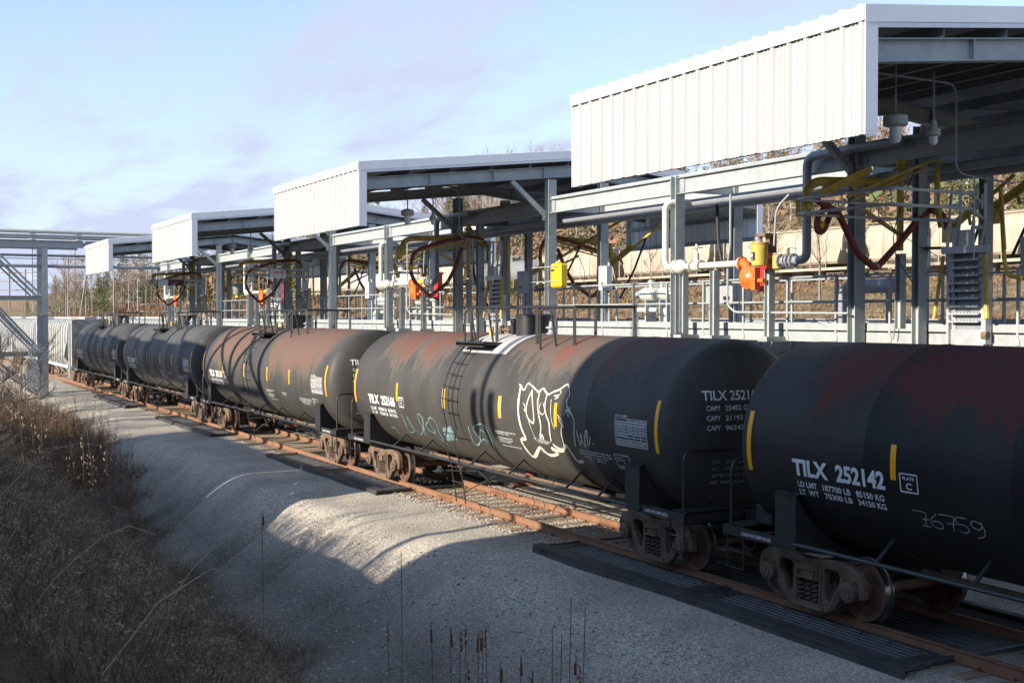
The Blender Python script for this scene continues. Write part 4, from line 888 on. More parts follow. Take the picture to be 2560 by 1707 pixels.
# ---------------------------------------------------------------- canopies
def corr(y0, y1, base, per=.305):
    """ribbed sheet profile along y: list of (y, lift)"""
    n = max(1, int(round((y1 - y0) / per))); p = (y1 - y0) / n; o = []
    for i in range(n):
        q = y0 + i * p
        for t, h in ((.0, 0), (.08, 0), (.16, 1), (.30, 1), (.38, 0), (.50, 0), (.53, .4), (.57, .4), (.60, 0), (.74, 0), (.77, .4), (.81, .4), (.84, 0)): o.append((q + t * p, h * base))
    o.append((y1, 0)); return o
def roof_z(x): return 8.20 + .107 * (6.24 - abs(x - 17.04))
def make_canopy(k, label):
    y0 = 11.08 + 17 * k; y1 = y0 + 6.9
    o = thing('loading_canopy', label, 'canopy', (17.04, y0, 4.5), 'ribbed metal canopies over the loading spots')
    XA, XB = 10.80, 23.28
    npan = 7
    for x, sgn in ((XA, -1), (XB, 1)):
        for i in range(npan):
            a = y0 + (y1 - y0) * i / npan; c = y0 + (y1 - y0) * (i + 1) / npan
            pr = corr(a + .003, c - .003, .042); mb = MB(); n = len(pr)
            f_ = [(x + sgn * h, yy) for yy, h in pr]; bk = [(x + sgn * h - sgn * .006, yy) for yy, h in pr]
            zb = 6.68 + random.uniform(-.006, .004)
            vs = [(a_, b_, zb) for a_, b_ in f_] + [(a_, b_, 8.12) for a_, b_ in f_] + [(a_, b_, zb) for a_, b_ in bk] + [(a_, b_, 8.12) for a_, b_ in bk]
            mb.add(vs, [(j, j+1, n+j+1, n+j) for j in range(n-1)] + [(2*n+j+1, 2*n+j, 3*n+j, 3*n+j+1) for j in range(n-1)] + [(j+1, j, 2*n+j, 2*n+j+1) for j in range(n-1)])
            mb.cm = 0; p_ = mb.build('fascia_panel', M['white'] if sgn < 0 else M['trim'], o)
        # eave trim and the backing girts
        mb = MB(); mb.box(min(x + sgn * .05, x + sgn * .058), max(x + sgn * .05, x + sgn * .058), y0 - .01, y1 + .01, 8.05, 8.215); mb.build('eave_trim', M['trim'], o)
        for i in range(24):
            yy = y0 + .14 + i * (y1 - y0 - .2) / 23; mb = MB(); mb.box(min(x + sgn * .058, x + sgn * .064), max(x + sgn * .058, x + sgn * .064), yy - .011, yy + .011, 8.075, 8.097); mb.build('screw', M['galv_d'], o)
        for zz in (6.74, 7.40, 8.02):
            mb = MB(); mb.box(min(x - sgn * .03, x - sgn * .12), max(x - sgn * .03, x - sgn * .12), y0 + .05, y1 - .05, zz - .05, zz + .05); mb.build('girt', M['galv_d'], o)
        for yy, d in ((y0, 1), (y1, -1)):
            mb = MB(); mb.box(min(x - sgn * .17, x + sgn * .034), max(x - sgn * .17, x + sgn * .034), yy - .012, yy + .002, 6.67, 8.06); mb.build('corner_trim', M['trim'], o)
    for sgn in (-1, 1):
        for i in range(npan):
            a = y0 + (y1 - y0) * i / npan; c = y0 + (y1 - y0) * (i + 1) / npan; pr = corr(a, c, .04); mb = MB(); n = len(pr)
            xe = 17.04 + sgn * 6.30
            vs = [(xe, yy, roof_z(xe) + h + .02) for yy, h in pr] + [(17.04, yy, roof_z(17.04) + h + .02) for yy, h in pr] + [(xe, yy, roof_z(xe) + .0) for yy, h in pr] + [(17.04, yy, roof_z(17.04)) for yy, h in pr]
            mb.add(vs, [(j, j+1, n+j+1, n+j) for j in range(n-1)])
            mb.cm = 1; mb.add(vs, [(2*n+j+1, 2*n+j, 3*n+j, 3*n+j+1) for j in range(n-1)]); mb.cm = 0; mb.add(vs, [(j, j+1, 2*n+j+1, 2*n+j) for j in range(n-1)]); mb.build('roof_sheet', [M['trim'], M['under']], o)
        for yy in (y0, y1):
            d = -1 if yy == y0 else 1
            x1, x2 = 17.04 + sgn * 6.28, 17.04
            for za, zb, off, nm in ((-.17, .045, .014, 'rake_trim'), (-.235, -.175, .006, 'rake_flange')):
                mb = MB(); mb.add([(x1, yy + d*.002, roof_z(x1)+za), (x2, yy + d*.002, roof_z(x2)+za), (x2, yy + d*.002, roof_z(x2)+zb), (x1, yy + d*.002, roof_z(x1)+zb), (x1, yy + d*(.002+off), roof_z(x1)+za), (x2, yy + d*(.002+off), roof_z(x2)+za), (x2, yy + d*(.002+off), roof_z(x2)+zb), (x1, yy + d*(.002+off), roof_z(x1)+zb)],
                    [(0,1,2,3), (7,6,5,4), (0,4,5,1), (1,5,6,2), (2,6,7,3), (3,7,4,0)]); mb.build(nm, M['trim'], o)
        for yy in (y0 + .12, y0 + 5.8):
            x1 = 17.04 + sgn * 6.12; mb = MB(); mb.ibeam((x1, yy, roof_z(x1) - .50), (17.04, yy, roof_z(17.04) - .50), .17, .29, .014); mb.build('rafter', M['galv'], o)
            for q in (1.9, 3.7, 5.2):
                xx = 17.04 + sgn * (6.24 - q); mb = MB(); mb.box(xx - .008, xx + .008, yy - .08, yy + .08, roof_z(xx) - .635, roof_z(xx) - .365); mb.build('stiffener', M['galv'], o)
            mb = MB(); xk = 17.04 + sgn * .95
            mb.bar((xk, yy, 7.12), (17.04 + sgn * 2.0, yy, roof_z(17.04 + sgn * 2.0) - .66), .12, .12); mb.box(xk - .1, xk + .1, yy - .01, yy + .01, 7.0, 7.3); mb.build('knee_brace', M['galv'], o)
        for i in range(6):
            xx = 17.04 + sgn * (.3 + i * 1.15); mb = MB(); mb.chan((xx, y0 + .03, roof_z(xx) - .26), (xx, y1 - .03, roof_z(xx) - .26), .07, .18, .01, side=sgn); mb.build('purlin', M['galv_d'], o)
        mb = MB(); mb.bar((17.04 + sgn * 5.9, y0 + .3, roof_z(22.9) - .38), (17.04 + sgn * .8, y1 - 1.2, roof_z(17.8) - .38), .03); mb.build('roof_bracing', M['galv_d'], o)
    mb = MB(); mb.bar((17.04, y0, roof_z(17.04) + .05), (17.04, y1, roof_z(17.04) + .05), .35, .02); mb.build('ridge_cap', M['trim'], o)
    return o
can_l = ['nearest white ribbed metal canopy, at the top right', 'second white ribbed metal canopy, its fascia above the yellow hose arm in mid picture', 'third white ribbed metal canopy, left of the middle', 'smallest and farthest white canopy, next to the pipe bridge']
canopies = []
cp = make_canopy(0, can_l[0]); canopies.append(cp)
for k in range(1, 4): canopies.append(copy_tree(cp, loc=(17.04, 11.08 + 17 * k, 4.5), label=can_l[k]))
# pendant lamps
def lamp(name, lab, x, y, z, zt, kind):
    o = thing(name, lab, 'lamp', (x, y, z - .35), 'pendant lamps under the canopies')
    gal(lambda m_: m_.tube([(x, y, z + .1), (x, y, zt)], .016, 6), 'stem', o, M['galv_d'])
    if kind: gal(lambda m_: m_.lathe([(.06,.16),(.17,.12),(.17,0),(.13,-.02),(.05,-.03)], (x, y, z), n=18), 'lamp_housing', o, M['lampw'], smooth=True); gal(lambda m_: m_.lathe([(.085,-.02),(.085,-.18),(.06,-.24),(.01,-.25)], (x, y, z), n=14), 'lamp_globe', o, M['glass'], smooth=True)
    else: gal(lambda m_: m_.lathe([(.04,.16),(.05,.06),(.10,.0),(.10,-.05),(.07,-.07)], (x, y, z), n=18), 'lamp_housing', o, M['lampw'], smooth=True); gal(lambda m_: m_.lathe([(.06,-.07),(.06,-.14),(.04,-.18),(.01,-.19)], (x, y, z), n=14), 'lamp_globe', o, M['glass'], smooth=True)
    return o
for k, w in enumerate(('nearest', 'second', 'third')):
    lamp('pendant_lamp', 'wide caged pendant lamp under the %s canopy, beside its gable' % w, 12.62, 12.4 + 17 * k, 7.10, 7.9, 1)
    lamp('pendant_lamp', 'small bulb pendant lamp under the %s canopy, over the loading arm' % w, 13.35, 12.4 + 17 * k, 7.06, 7.9, 0)
    o = thing('conduit_drop', 'thin grey conduit hanging from the %s canopy\'s roof to the beam' % w, 'conduit', (14.5, 12.9 + 17 * k, 6.5), 'conduits under the canopies')
    yk = 12.9 + 17 * k; gal(lambda m_: m_.tube(bend([(12.5, yk, 7.92), (14.35, yk, 7.9), (14.35, yk, 6.6), (14.75, yk, 6.55), (15.6, yk, 6.5)], .2), .016, 6), 'conduit', o, M['galv_d'], smooth=True); gal(lambda m_: m_.tube([(14.75, yk, 6.55), (14.75, yk, 5.3)], .014, 6), 'drop_rod', o, M['galv'])
# ---------------------------------------------------------------- loading arms
def mirror(mb):
    mb.v = [(34.08 - x, y, z) for x, y, z in mb.v]; mb.f = [tuple(reversed(f_)) for f_ in mb.f]; return mb
def make_arm(k, label, mir=False, dy=0):
    Y = 15.5 + 17 * k + dy; ox = 15.9 if not mir else 34.08 - 15.9
    o = thing('hose_loader', label, 'loading arm', (ox, Y, 4.3), 'yellow loading arms')
    def g_(fn, nm, m_, smooth=False, bevel=0):
        mb = MB(); fn(mb)
        if mir: mirror(mb)
        return mb.build(nm, M[m_], o, smooth=smooth, bevel=bevel)
    y = Y; near = k == 0 and not mir
    g_(lambda b: b.ibeam((15.92, y, 4.25), (15.92, y, 5.55), .13, .13, .01, (0, 1, 0)), 'riser_post', 'galv')
    g_(lambda b: b.tube([(15.90, y, 5.6), (15.90, y, 7.1)], .06, 12), 'riser', 'yellow', True)
    g_(lambda b: b.lathe([(.07,0),(.13,.01),(.13,.04),(.07,.05),(.07,.13),(.12,.14),(.12,.17),(.06,.18)], (15.90, y, 7.0), n=16), 'swivel', 'yellow', True)
    g_(lambda b: [b.cyl((15.90 + .105 * math.cos(a), y + .105 * math.sin(a), 6.98), (15.90 + .105 * math.cos(a), y + .105 * math.sin(a), 7.08), .012, 5) for a in [i * PI / 4 for i in range(8)]], 'swivel_bolt', 'frame')
    g_(lambda b: b.tube(bend([(15.90, y - .02, 7.15), (15.90, y - .02, 6.83), (15.4, y - .02, 6.76), (14.02, y - .02, 6.70), (13.80, y - .02, 6.60), (13.78, y - .02, 6.30)], .2, 5), .078, 12), 'main_boom', 'yellow', True)
    g_(lambda b: b.box(13.60, 13.74, y - .06, y + .06, 6.10, 6.40), 'counter_box', 'yellow', bevel=.01)
    g_(lambda b: b.tube([(13.78, y - .02, 6.42), (13.78, y - .02, 6.22)], .09, 12), 'end_swivel', 'yellow', True)
    if near:
        g_(lambda b: b.ibeam((13.90, y - .16, 6.46), (15.08, y - .16, 6.95), .05, .13, .012), 'jib_bar', 'yellow')
        g_(lambda b: [b.bar((14.45, y - .24, 6.44), (16.22, y - .34, 7.12), .035, .05), b.bar((14.50, y - .24, 6.36), (16.24, y - .34, 7.03), .03, .03)], 'hose_rail', 'yellow')
        g_(lambda b: b.tube(bend([(16.18, y - .34, 7.10), (16.46, y - .35, 7.17), (16.72, y - .36, 7.02)], .25), .028, 6), 'hose_saddle', 'yellow', True)
        g_(lambda b: b.bar((14.62, y - .12, 6.72), (14.78, y - .22, 6.44), .06, .04), 'gusset', 'yellow')
        g_(lambda b: b.tube([(16.40, y - .36, 7.05), (16.40, y - .36, 6.35), (16.50, y - .36, 6.0)], .05, 10), 'drop_tube', 'yellow', True)
        pts = [(13.82, y - .15, 6.40), (14.02, y-.18, 6.28), (14.30, y-.18, 6.20), (14.74, y-.18, 5.52), (15.10, y-.18, 5.30), (15.20, y-.18, 5.30), (15.70, y-.18, 5.72), (16.18, y-.18, 6.18), (16.46, y-.2, 6.33), (16.74, y-.22, 6.20), (16.80, y-.22, 6.0)]; r_ = .056; rb = 2
        g_(lambda b: b.tube(bend([(14.35, y + .1, 6.36), (14.10, y + .1, 6.10), (14.12, y + .1, 5.88), (14.24, y + .1, 5.88), (14.46, y + .1, 6.30)], .12, 4), .055, 9), 'short_hose', 'hose', True)
        g_(lambda b: b.tube([(14.14, y + .09, 5.95), (14.22, y + .09, 6.02)], .062, 10), 'hose_cuff', 'yellow2', True)
        cl = (15.14, y - .18, 5.30)
    else:
        g_(lambda b: [b.bar((13.90, y - .14, 6.28), (15.90, y - .30, 6.70), .04, .07), b.bar((14.05, y - .14, 6.22), (15.93, y - .30, 6.58), .03, .035)], 'hose_rail', 'yellow')
        g_(lambda b: b.tube([(15.92, y - .30, 6.68), (16.20, y - .33, 6.62), (16.40, y - .34, 6.40), (16.42, y - .34, 5.3)], .024, 6), 'guide_tube', 'yellow', True)
        g_(lambda b: b.bar((14.75, y - .02, 6.60), (14.5, y - .14, 6.34), .06, .04), 'gusset', 'yellow')
        g_(lambda b: b.cyl((16.42, y - .34, 5.3), (16.42, y - .34, 6.1), .055, 10), 'drop_tube', 'yellow', True)
        pts = [(16.41, y-.30, 6.1), (16.40, y-.30, 6.48), (16.20, y-.26, 6.76), (15.85, y-.24, 6.80), (15.05, y-.20, 6.64), (14.28, y-.18, 6.42), (14.04, y-.18, 6.26), (13.98, y-.18, 5.98), (13.97, y-.18, 5.70), (14.12, y-.18, 5.42), (14.50, y-.18, 5.07), (14.62, y-.18, 5.07), (15.15, y-.12, 5.43), (15.44, y-.08, 5.90), (15.66, y-.02, 6.48)]; r_ = .054; rb = 8
        g_(lambda b: b.tube([(13.975, y - .18, 5.76), (13.97, y - .18, 5.92)], .064, 10), 'hose_cuff', 'yellow2', True)
        cl = (15.15, y - .12, 5.43)
    g_(lambda b: b.bar((14.95, y - .06, 6.28), (15.88, y - .06, 5.85), .05, .06), 'diagonal_brace', 'yellow')
    g_(lambda b: b.tube(bend(pts, .12, 3), r_, 10), 'loading_hose', 'hose', True)
    def ribs(b):
        P = [V(p) for p in pts]
        for a, c in zip(P[rb:-1], P[rb + 1:]):
            n = int((c - a).length / .045)
            for i in range(n): q = a + (c - a) * (i + .5) / n; d = (c - a).normalized() * .007; b.tube([q - d, q + d], r_ + .005, 8, True)
    if k < 2 and not mir: g_(ribs, 'hose_ribs', 'hose', True)['kind'] = 'stuff'
    g_(lambda b: b.tube([cl, (cl[0] + .04, cl[1], cl[2] + .03)], r_ + .014, 10), 'hose_clamp', 'alu', True)
    g_(lambda b: b.lathe([(.03,0),(.24,.01),(.24,.035),(.03,.04)], (16.42, y - .34, 5.62 if near else 5.26), n=18), 'drip_cup', 'rubber', True)
    g_(lambda b: b.tube(bend([(15.7, y - .5, 6.9), (15.3, y - .6, 6.3), (15.0, y - .65, 5.6), (15.5, y - .7, 5.0)], .5), .009, 5), 'cable', 'rubber', True)
    g_(lambda b: b.tube([(15.0, y - .1, 6.7), (15.6, y - .2, 5.9), (16.5, y - .3, 5.5)], .007, 5), 'guy_wire', 'rubber')
    return o
arm_l = ['nearest yellow loading arm with a red hose loop behind the cage rails', 'second yellow loading arm with its red hose hanging in a loop in mid picture', 'third yellow loading arm, above the grey vapour cone', 'farthest yellow loading arm with a short red hose loop']
for k in range(4): make_arm(k, arm_l[k])
for k in range(4): make_arm(k, 'yellow loading arm facing the hopper car track, ' + ['nearest one', 'behind the yellow case column', 'behind the second pipe loop', 'farthest one'][k], True, -.9)
# counterbalance booms of the far side arms, seen as long slanting yellow bars
for k, (pa, pb, lab) in enumerate((((19, 17.1, 6.2), (19, 15.7, 7.1), 'slanting yellow counterbalance boom left of the thick black hose at the right edge'), ((19, 16.1, 6.5), (19, 14.2, 7.45), 'slanting yellow counterbalance boom crossing behind the thick black hose'), ((19, 29.95, 5.72), (19, 26.3, 7.25), 'long slanting yellow counterbalance boom right of the yellow case'), ((19, 35.1, 5.55), (19, 28.6, 7.28), 'long slanting yellow counterbalance boom left of the yellow case column'), ((19, 52.5, 5.6), (19, 46.5, 7.3), 'slanting yellow counterbalance boom behind the third bay'))):
    pa, pb = V(pa), V(pb); o = thing('counterbalance_boom', lab, 'boom', tuple(pa), 'slanting yellow booms'); up_ = V((0, 0, .09))
    gal(lambda m_: m_.bar(pa, pb, .05, .06), 'boom', o, M['yellow']); gal(lambda m_: m_.tube([pa + up_, pa.lerp(pb, .42) + up_], .06, 10), 'spring_can', o, M['yellow'], smooth=True)
    gal(lambda m_: m_.box(pa.x - .08, pa.x + .08, pa.y - .02, pa.y + .24, pa.z - .28, pa.z + .12), 'pivot_block', o, M['yellow']); gal(lambda m_: m_.bar(pa.lerp(pb, .25), pa.lerp(pb, .28) + V((0, 0, -.22)), .05, .04), 'boom_lug', o, M['yellow'])
    gal(lambda m_: m_.tube([pa.lerp(pb, .6), pa.lerp(pb, .5) + V((0, .2, -.7)), pa.lerp(pb, .3) + V((0, .2, -1.2))], .03, 7), 'black_hose', o, M['rubber'], smooth=True)
# ---------------------------------------------------------------- folding gangway stairs with their cages
def make_gangway(k, label, cage=True):
    Y = 14.35 + 17 * k; o = thing('folding_gangway', label, 'gangway', (16.3, Y, 4.1), 'aluminium folding gangways')
    def g_(fn, nm, m_='alu', shift=True, **kw):
        mb = MB(); fn(mb)
        if shift: mb.v = [(x + .60, y, 3.95 + (z - 3.95) * 1.18) for x, y, z in mb.v]
        return mb.build(nm, M[m_], o, **kw)
    ya, yb = Y - .34, Y + .34
    for yy in (ya, yb): g_(lambda b: b.bar((15.72, yy, 3.95), (15.62, yy, 5.35), .16, .035, (1, 0, 0)), 'stringer')
    for i in range(10):
        z = 4.30 + i * .108; g_(lambda b: b.box(15.56, 15.72, ya + .03, yb - .03, z, z + .022), 'step')
        def teeth(b):
            for j in range(9): yy = ya + .06 + j * (yb - ya - .12) / 8; b.box(15.555, 15.575, yy - .012, yy + .012, z + .022, z + .04)
        g_(teeth, 'step_grip', kind='stuff')
    g_(lambda b: b.box(15.70, 15.72, ya + .02, yb - .02, 4.05, 5.36), 'back_panel', 'galv_d')
    for yy in (ya, yb): g_(lambda b: [b.box(15.60, 15.74, yy - .09, yy + .0, 4.0, 4.9) if yy == ya else b.box(15.60, 15.74, yy, yy + .05, 4.0, 4.9)], 'side_plate')
    g_(lambda b: b.box(15.50, 15.54, Y - .55, Y + .42, 5.27, 5.37), 'cross_bar')
    g_(lambda b: b.ext([(-.22, 0), (.22, 0), (.22, .16), (.17, .24), (-.17, .24), (-.22, .16)], (15.56, Y + .02, 5.36), (15.60, Y + .02, 5.36)), 'back_plate')
    for yy in (Y - .36, Y + .16):
        for d in (0, .17):
            g_(lambda b: [b.bar((15.55, yy + d, 5.32), (15.58, yy + d - (.07 if d == 0 else -.0), 5.72), .05, .03), b.bar((15.58, yy + d - (.07 if d == 0 else 0), 5.72), (15.6, yy + d - .05, 6.22), .05, .03)], 'link_bar')
        for z in (5.62, 5.95): g_(lambda b: b.bar((15.56, yy - .06, z), (15.56, yy + .2, z), .03, .05), 'link_tie')
    g_(lambda b: b.box(15.66, 15.9, ya - .06, yb + .06, 3.86, 4.2), 'pivot_box'); g_(lambda b: b.cyl((15.62, Y - .46, 4.12), (15.62, Y - .36, 4.12), .06, 8), 'hinge_pin', 'frame')
    for yy, tilt, r_ in ((Y - .42, .10, .045), (Y + .46, -.12, .03)):
        g_(lambda b: b.tube([(15.60, yy, 5.25), (15.52, yy - tilt, 4.35)], r_, 8), 'spring_tube', 'yellow', smooth=True)
    g_(lambda b: [b.tube(bend([(15.7, Y - .62, 6.15), (15.7, Y - .70, 5.2), (15.7, Y - .76, 4.95), (15.7, Y - 1.3, 4.86)], .1), .035, 7), b.tube([(15.66, Y - .68, 6.05), (15.66, Y - .76, 5.3)], .02, 6)], 'guard_tube', 'yellow', smooth=True)
    if cage:
        x0, x1, yn, yf = 13.4, 16.0, Y - 1.12, Y + .95
        z = 6.12
        for dz in (0, .235):
            g_(lambda b: b.tube(bend([(x1 - .9, yn - .02, z + dz - .01), (x0, yn, z + dz), (x0, yf, z + dz), (x1 - .3, yf, z + dz)], .12, 4), .024, 8), 'cage_rail', shift=False, smooth=True)
            g_(lambda b: b.bar((x1 - 1.0, yn - .02, z + dz), (x1 + .25, Y - .30, z + dz - .05), .05, .05), 'cage_arm', shift=False); g_(lambda b: b.bar((x1 - .4, yf, z + dz), (x1 + .25, Y + .25, z + dz - .05), .05, .05), 'cage_arm', shift=False)
        for px, py in ((x0, yf - .1), (x0, (yf + yn) / 2), (x0 + .05, yn + .05), (x0 + .9, yn), (x0 + 1.9, yn), (x0 + .9, yf), (x0 + 1.8, yf)):
            g_(lambda b: b.tube([(px, py, z), (px, py, z + .235)], .013, 6), 'cage_post', shift=False)
    return o
make_gangway(0, 'nearest folded aluminium gangway with long cage rails over the first tank')
make_gangway(1, 'folded aluminium gangway right of the looped red hose in mid picture', False)
g3 = make_gangway(2, 'folded aluminium gangway carrying the white red-lettered sign')
g4 = make_gangway(3, 'farthest folded aluminium gangway carrying a black and grey sign')
# signs
def board(name, label, x0, y0, y1, z0, z1, face, words, group=None):
    o = thing(name, label, 'sign', (x0, (y0 + y1) / 2, z0), group); mb = MB(); mb.box(x0, x0 + .012, y0, y1, z0, z1); mb.build('board', M[face], o)
    fx = lambda u, v: (x0 - .004, y1 - u * (y1 - y0), z0 + v * (z1 - z0))
    for nm, s_, u0, u1, v0, v1, mm, bo in words:
        mb = MB(); text_fit(mb, s_, fx, u0, u1, v0, v1, bo); mb.build(nm, M[mm], o)
    return o
def board_y(name, label, y0, x0, x1, z0, z1, face, words):
    o = thing(name, label, 'sign', ((x0 + x1) / 2, y0, z0)); mb = MB(); mb.box(x0, x1, y0, y0 + .012, z0, z1); mb.build('board', M[face], o)
    fx = lambda u, v: (x0 + u * (x1 - x0), y0 - .004, z0 + v * (z1 - z0))
    for nm, s_, u0, u1, v0, v1, mm, bo in words: mb = MB(); text_fit(mb, s_, fx, u0, u1, v0, v1, bo); mb.build(nm, M[mm], o)
board_y('sign', 'white sign with red lettering on the third gangway\'s cage rails', 47.19, 14.36, 14.98, 5.97, 6.30, 'signw', [('heading', 'CARBIS', .05, .95, .58, .92, 'red', .05), ('small_print', 'LOADING SOLUTIONS', .1, .9, .34, .46, 'red', .01), ('small_print', '1-800-948-7750', .14, .86, .10, .24, 'red', .01)])
board_y('sign', 'black sign with small red and white print on the farthest gangway\'s cage', 64.19, 14.10, 14.92, 6.04, 6.36, 'signb', [('heading', 'CARBIS', .12, .60, .34, .74, 'red', .04), ('small_print', 'ACCESS', .22, .45, .1, .28, 'signw', .01)])
board_y('sign', 'plain grey board beside the black sign on the farthest cage', 64.19, 13.58, 14.08, 6.04, 6.36, 'box', [])
board('sign', 'white stall sign with a large red letter D behind the nearest hose', 16.9, 15.75, 16.12, 5.35, 6.05, 'signw', [('heading', 'STALL', .06, .94, .83, .96, 'red', .04), ('letter', 'D', .16, .86, .12, .74, 'red', .10)])
board('sign', 'black line sign on the white hopper behind the pipes', 17.75, 20.55, 20.95, 5.52, 5.72, 'signw', [('heading', 'SAFE', .1, .9, .2, .8, 'signb', .02)])
# ---------------------------------------------------------------- pipe loops with valves and meters
def flange(b, x, y, z, r_, ax=(0, 1, 0), t=.035): 
    a = V(ax) * t / 2; b.tube([V((x, y, z)) - a, V((x, y, z)) + a], r_, 18)
    u = V(ax).orthogonal().normalized(); w = V(ax).cross(u)
    for i in range(8):
        c = V((x, y, z)) + (u * math.cos(i * PI / 4 + .3) + w * math.sin(i * PI / 4 + .3)) * r_ * .82; b.tube([c - a * 2.0, c + a * 2.0], .012, 5)
def make_pipes(k, label):
    D = 17 * k; X = 16.0; z = 5.55; o = thing('pipe_loop', label, 'pipework', (X, 20 + D, 4.3), 'meter pipe loops')
    g_ = lambda fn, nm, m_, **kw: gal(fn, nm, o, M[m_], **kw)
    g_(lambda b: b.tube(bend([(X + 1.0, 22.30 + D, 7.02), (X, 22.62 + D, 7.02), (X, 22.62 + D, z), (X, 22.1 + D, z)], .20, 6), .075, 14), 'pipe_bend', 'wpipe', smooth=True)
    g_(lambda b: b.tube([(X, 22.1 + D, z), (X, 19.85 + D, z)], .07, 14), 'straight_pipe', 'wpipe', smooth=True)
    g_(lambda b: b.lathe([(.08,-.2),(.17,-.2),(.17,-.16),(.13,-.14),(.17,-.02),(.15,.08),(.08,.18)], (X, 22.02 + D, z), (0, -1, 0), 20), 'check_valve', 'wpipe', smooth=True)
    g_(lambda b: [flange(b, X, 22.2 + D, z, .17), flange(b, X, 21.62 + D, z, .13), flange(b, X, 21.30 + D, z, .13), flange(b, X, 19.95 + D, z, .13)], 'flange', 'wpipe')
    g_(lambda b: [b.lathe([(.10,-.12),(.12,-.06),(.12,.06),(.10,.12)], (X, 21.46 + D, z), (0, 1, 0), 14), b.cyl((X, 21.46 + D, z), (X, 21.46 + D, z + .28), .06, 10), b.cyl((X, 21.46 + D, z + .2), (X, 21.46 + D, z + .48), .025, 8)], 'gate_valve', 'wpipe', smooth=True)
    g_(lambda b: [b.tube([(X + .13 * math.cos(a * PI / 6), 21.46 + D + .13 * math.sin(a * PI / 6), z + .40) for a in range(13)], .012, 5), b.bar((X - .12, 21.46 + D, z + .40), (X + .12, 21.46 + D, z + .40), .02), b.bar((X, 21.34 + D, z + .40), (X, 21.58 + D, z + .40), .02)], 'handwheel', 'wpipe')
    g_(lambda b: [b.lathe([(.13,-.09),(.22,-.08),(.25,0),(.22,.08),(.14,.10),(.10,.14),(.05,.15)], (X - .05, 19.62 + D, 5.24), (-1, 0, -.1), 26)], 'meter_body', 'orange', smooth=True)
    g_(lambda b: [b.tube([(X - .02, 19.86 + D, z + .02), (X - .03, 19.72 + D, z - .05), (X - .05, 19.66 + D, 5.36)], .10, 12), flange(b, X, 19.9 + D, z, .14), b.cyl((X - .06, 19.3 + D, 5.18), (X - .06, 19.14 + D, 5.18), .05, 10), b.box(X - .12, X + .02, 19.36 + D, 19.50 + D, 5.0, 5.45)], 'meter_neck', 'orange', smooth=True)
    g_(lambda b: b.tube([(X + .02, 19.5 + D, z + .0), (X + .02, 18.95 + D, z + .02)], .085, 12), 'strainer_pipe', 'yellow', smooth=True)
    g_(lambda b: b.lathe([(.11,-.22),(.14,-.2),(.15,.02),(.15,.06),(.06,.08)], (X + .06, 18.86 + D, z + .06), n=16), 'strainer', 'yellow', smooth=True)
    if k == 0:
        g_(lambda b: b.lathe([(.155,-.24),(.175,.18),(.185,.19),(.185,.21),(.16,.2)], (X - .28, 19.02, z + .16), n=24), 'bucket', 'yellow', smooth=True)
        def lab_(b):
            f_ = lambda u, v: (X - .28 - .176 * math.cos((u - .5) * 1.3 - .35), 19.02 - .176 * math.sin((u - .5) * 1.3 - .35), z + .02 + v * .16)
            b.add([f_(i / 8, j) for i in range(9) for j in (0, 1)], [(2*i, 2*i+2, 2*i+3, 2*i+1) for i in range(8)])
        g_(lab_, 'bucket_label', 'signb')
        def lt_(b):
            f_ = lambda u, v: (X - .28 - .181 * math.cos((u - .5) * 1.3 - .35), 19.02 - .181 * math.sin((u - .5) * 1.3 - .35), z + .02 + v * .16)
            text_fit(b, '90', f_, .42, .8, .38, .9, .04); text_fit(b, 'Lubricants', f_, .2, .85, .1, .26, .02)
        g_(lt_, 'bucket_lettering', 'signw')
    g_(lambda b: [flange(b, X, 18.70 + D, z, .14), b.tube([(X, 18.9 + D, z), (X, 18.3 + D, z)], .08, 12), flange(b, X, 18.46 + D, z, .14), flange(b, X, 18.54 + D, z, .14), flange(b, X, 18.34 + D, z, .14)], 'flange_set', 'gpipe', smooth=False)
    g_(lambda b: [b.cyl((X, 18.5 + D, z), (X, 18.5 + D, z + .24), .03, 8), b.bar((X, 18.5 + D, z + .25), (X - .05, 18.2 + D, z + .22), .03, .015)], 'valve_lever', 'frame')
    g_(lambda b: b.tube(bend([(X, 18.35 + D, z), (X, 17.97 + D, z), (X, 17.97 + D, 7.50), (X, 15.9 + D, 7.52), (X, 15.6 + D, 7.50)], .22, 6), .085, 14), 'riser_pipe', 'gpipe', smooth=True)
    for yy, zt in ((22.0, 5.42), (20.9, 5.44), (19.12, 5.42)):
        g_(lambda b: [b.ibeam((X + .06, yy + D, 4.02), (X + .06, yy + D, zt), .15, .15, .012, (0, 1, 0)), b.box(X - .12, X + .4, yy + D - .14, yy + D + .14, 3.96, 4.06)], 'support_post', 'galv')
    g_(lambda b: [b.box(X - .06, X + .12, 18.98 + D, 19.10 + D, z + .18, z + .5), b.box(X - .2, X + .1, 18.95 + D, 19.25 + D, z + .50, z + .56), b.cyl((X - .1, 19.2 + D, z + .3), (X - .1, 19.2 + D, z + .5), .03, 8)], 'register_head', 'frame')
    g_(lambda b: b.tube(bend([(X - .05, 18.86 + D, z + .3), (X - .05, 18.80 + D, 6.6), (X + .1, 18.6 + D, 6.85)], .2), .02, 7), 'vent_tube', 'galv', smooth=True)
    g_(lambda b: b.tube(bend([(X, 20.3 + D, 7.0), (X, 20.3 + D, 5.9), (X + .05, 20.45 + D, 5.6), (X + .05, 20.45 + D, 4.7), (X + .05, 20.2 + D, 4.55), (X + .05, 16.9 + D, 4.52)], .1), .022, 7), 'conduit', 'galv', smooth=True)
    return o
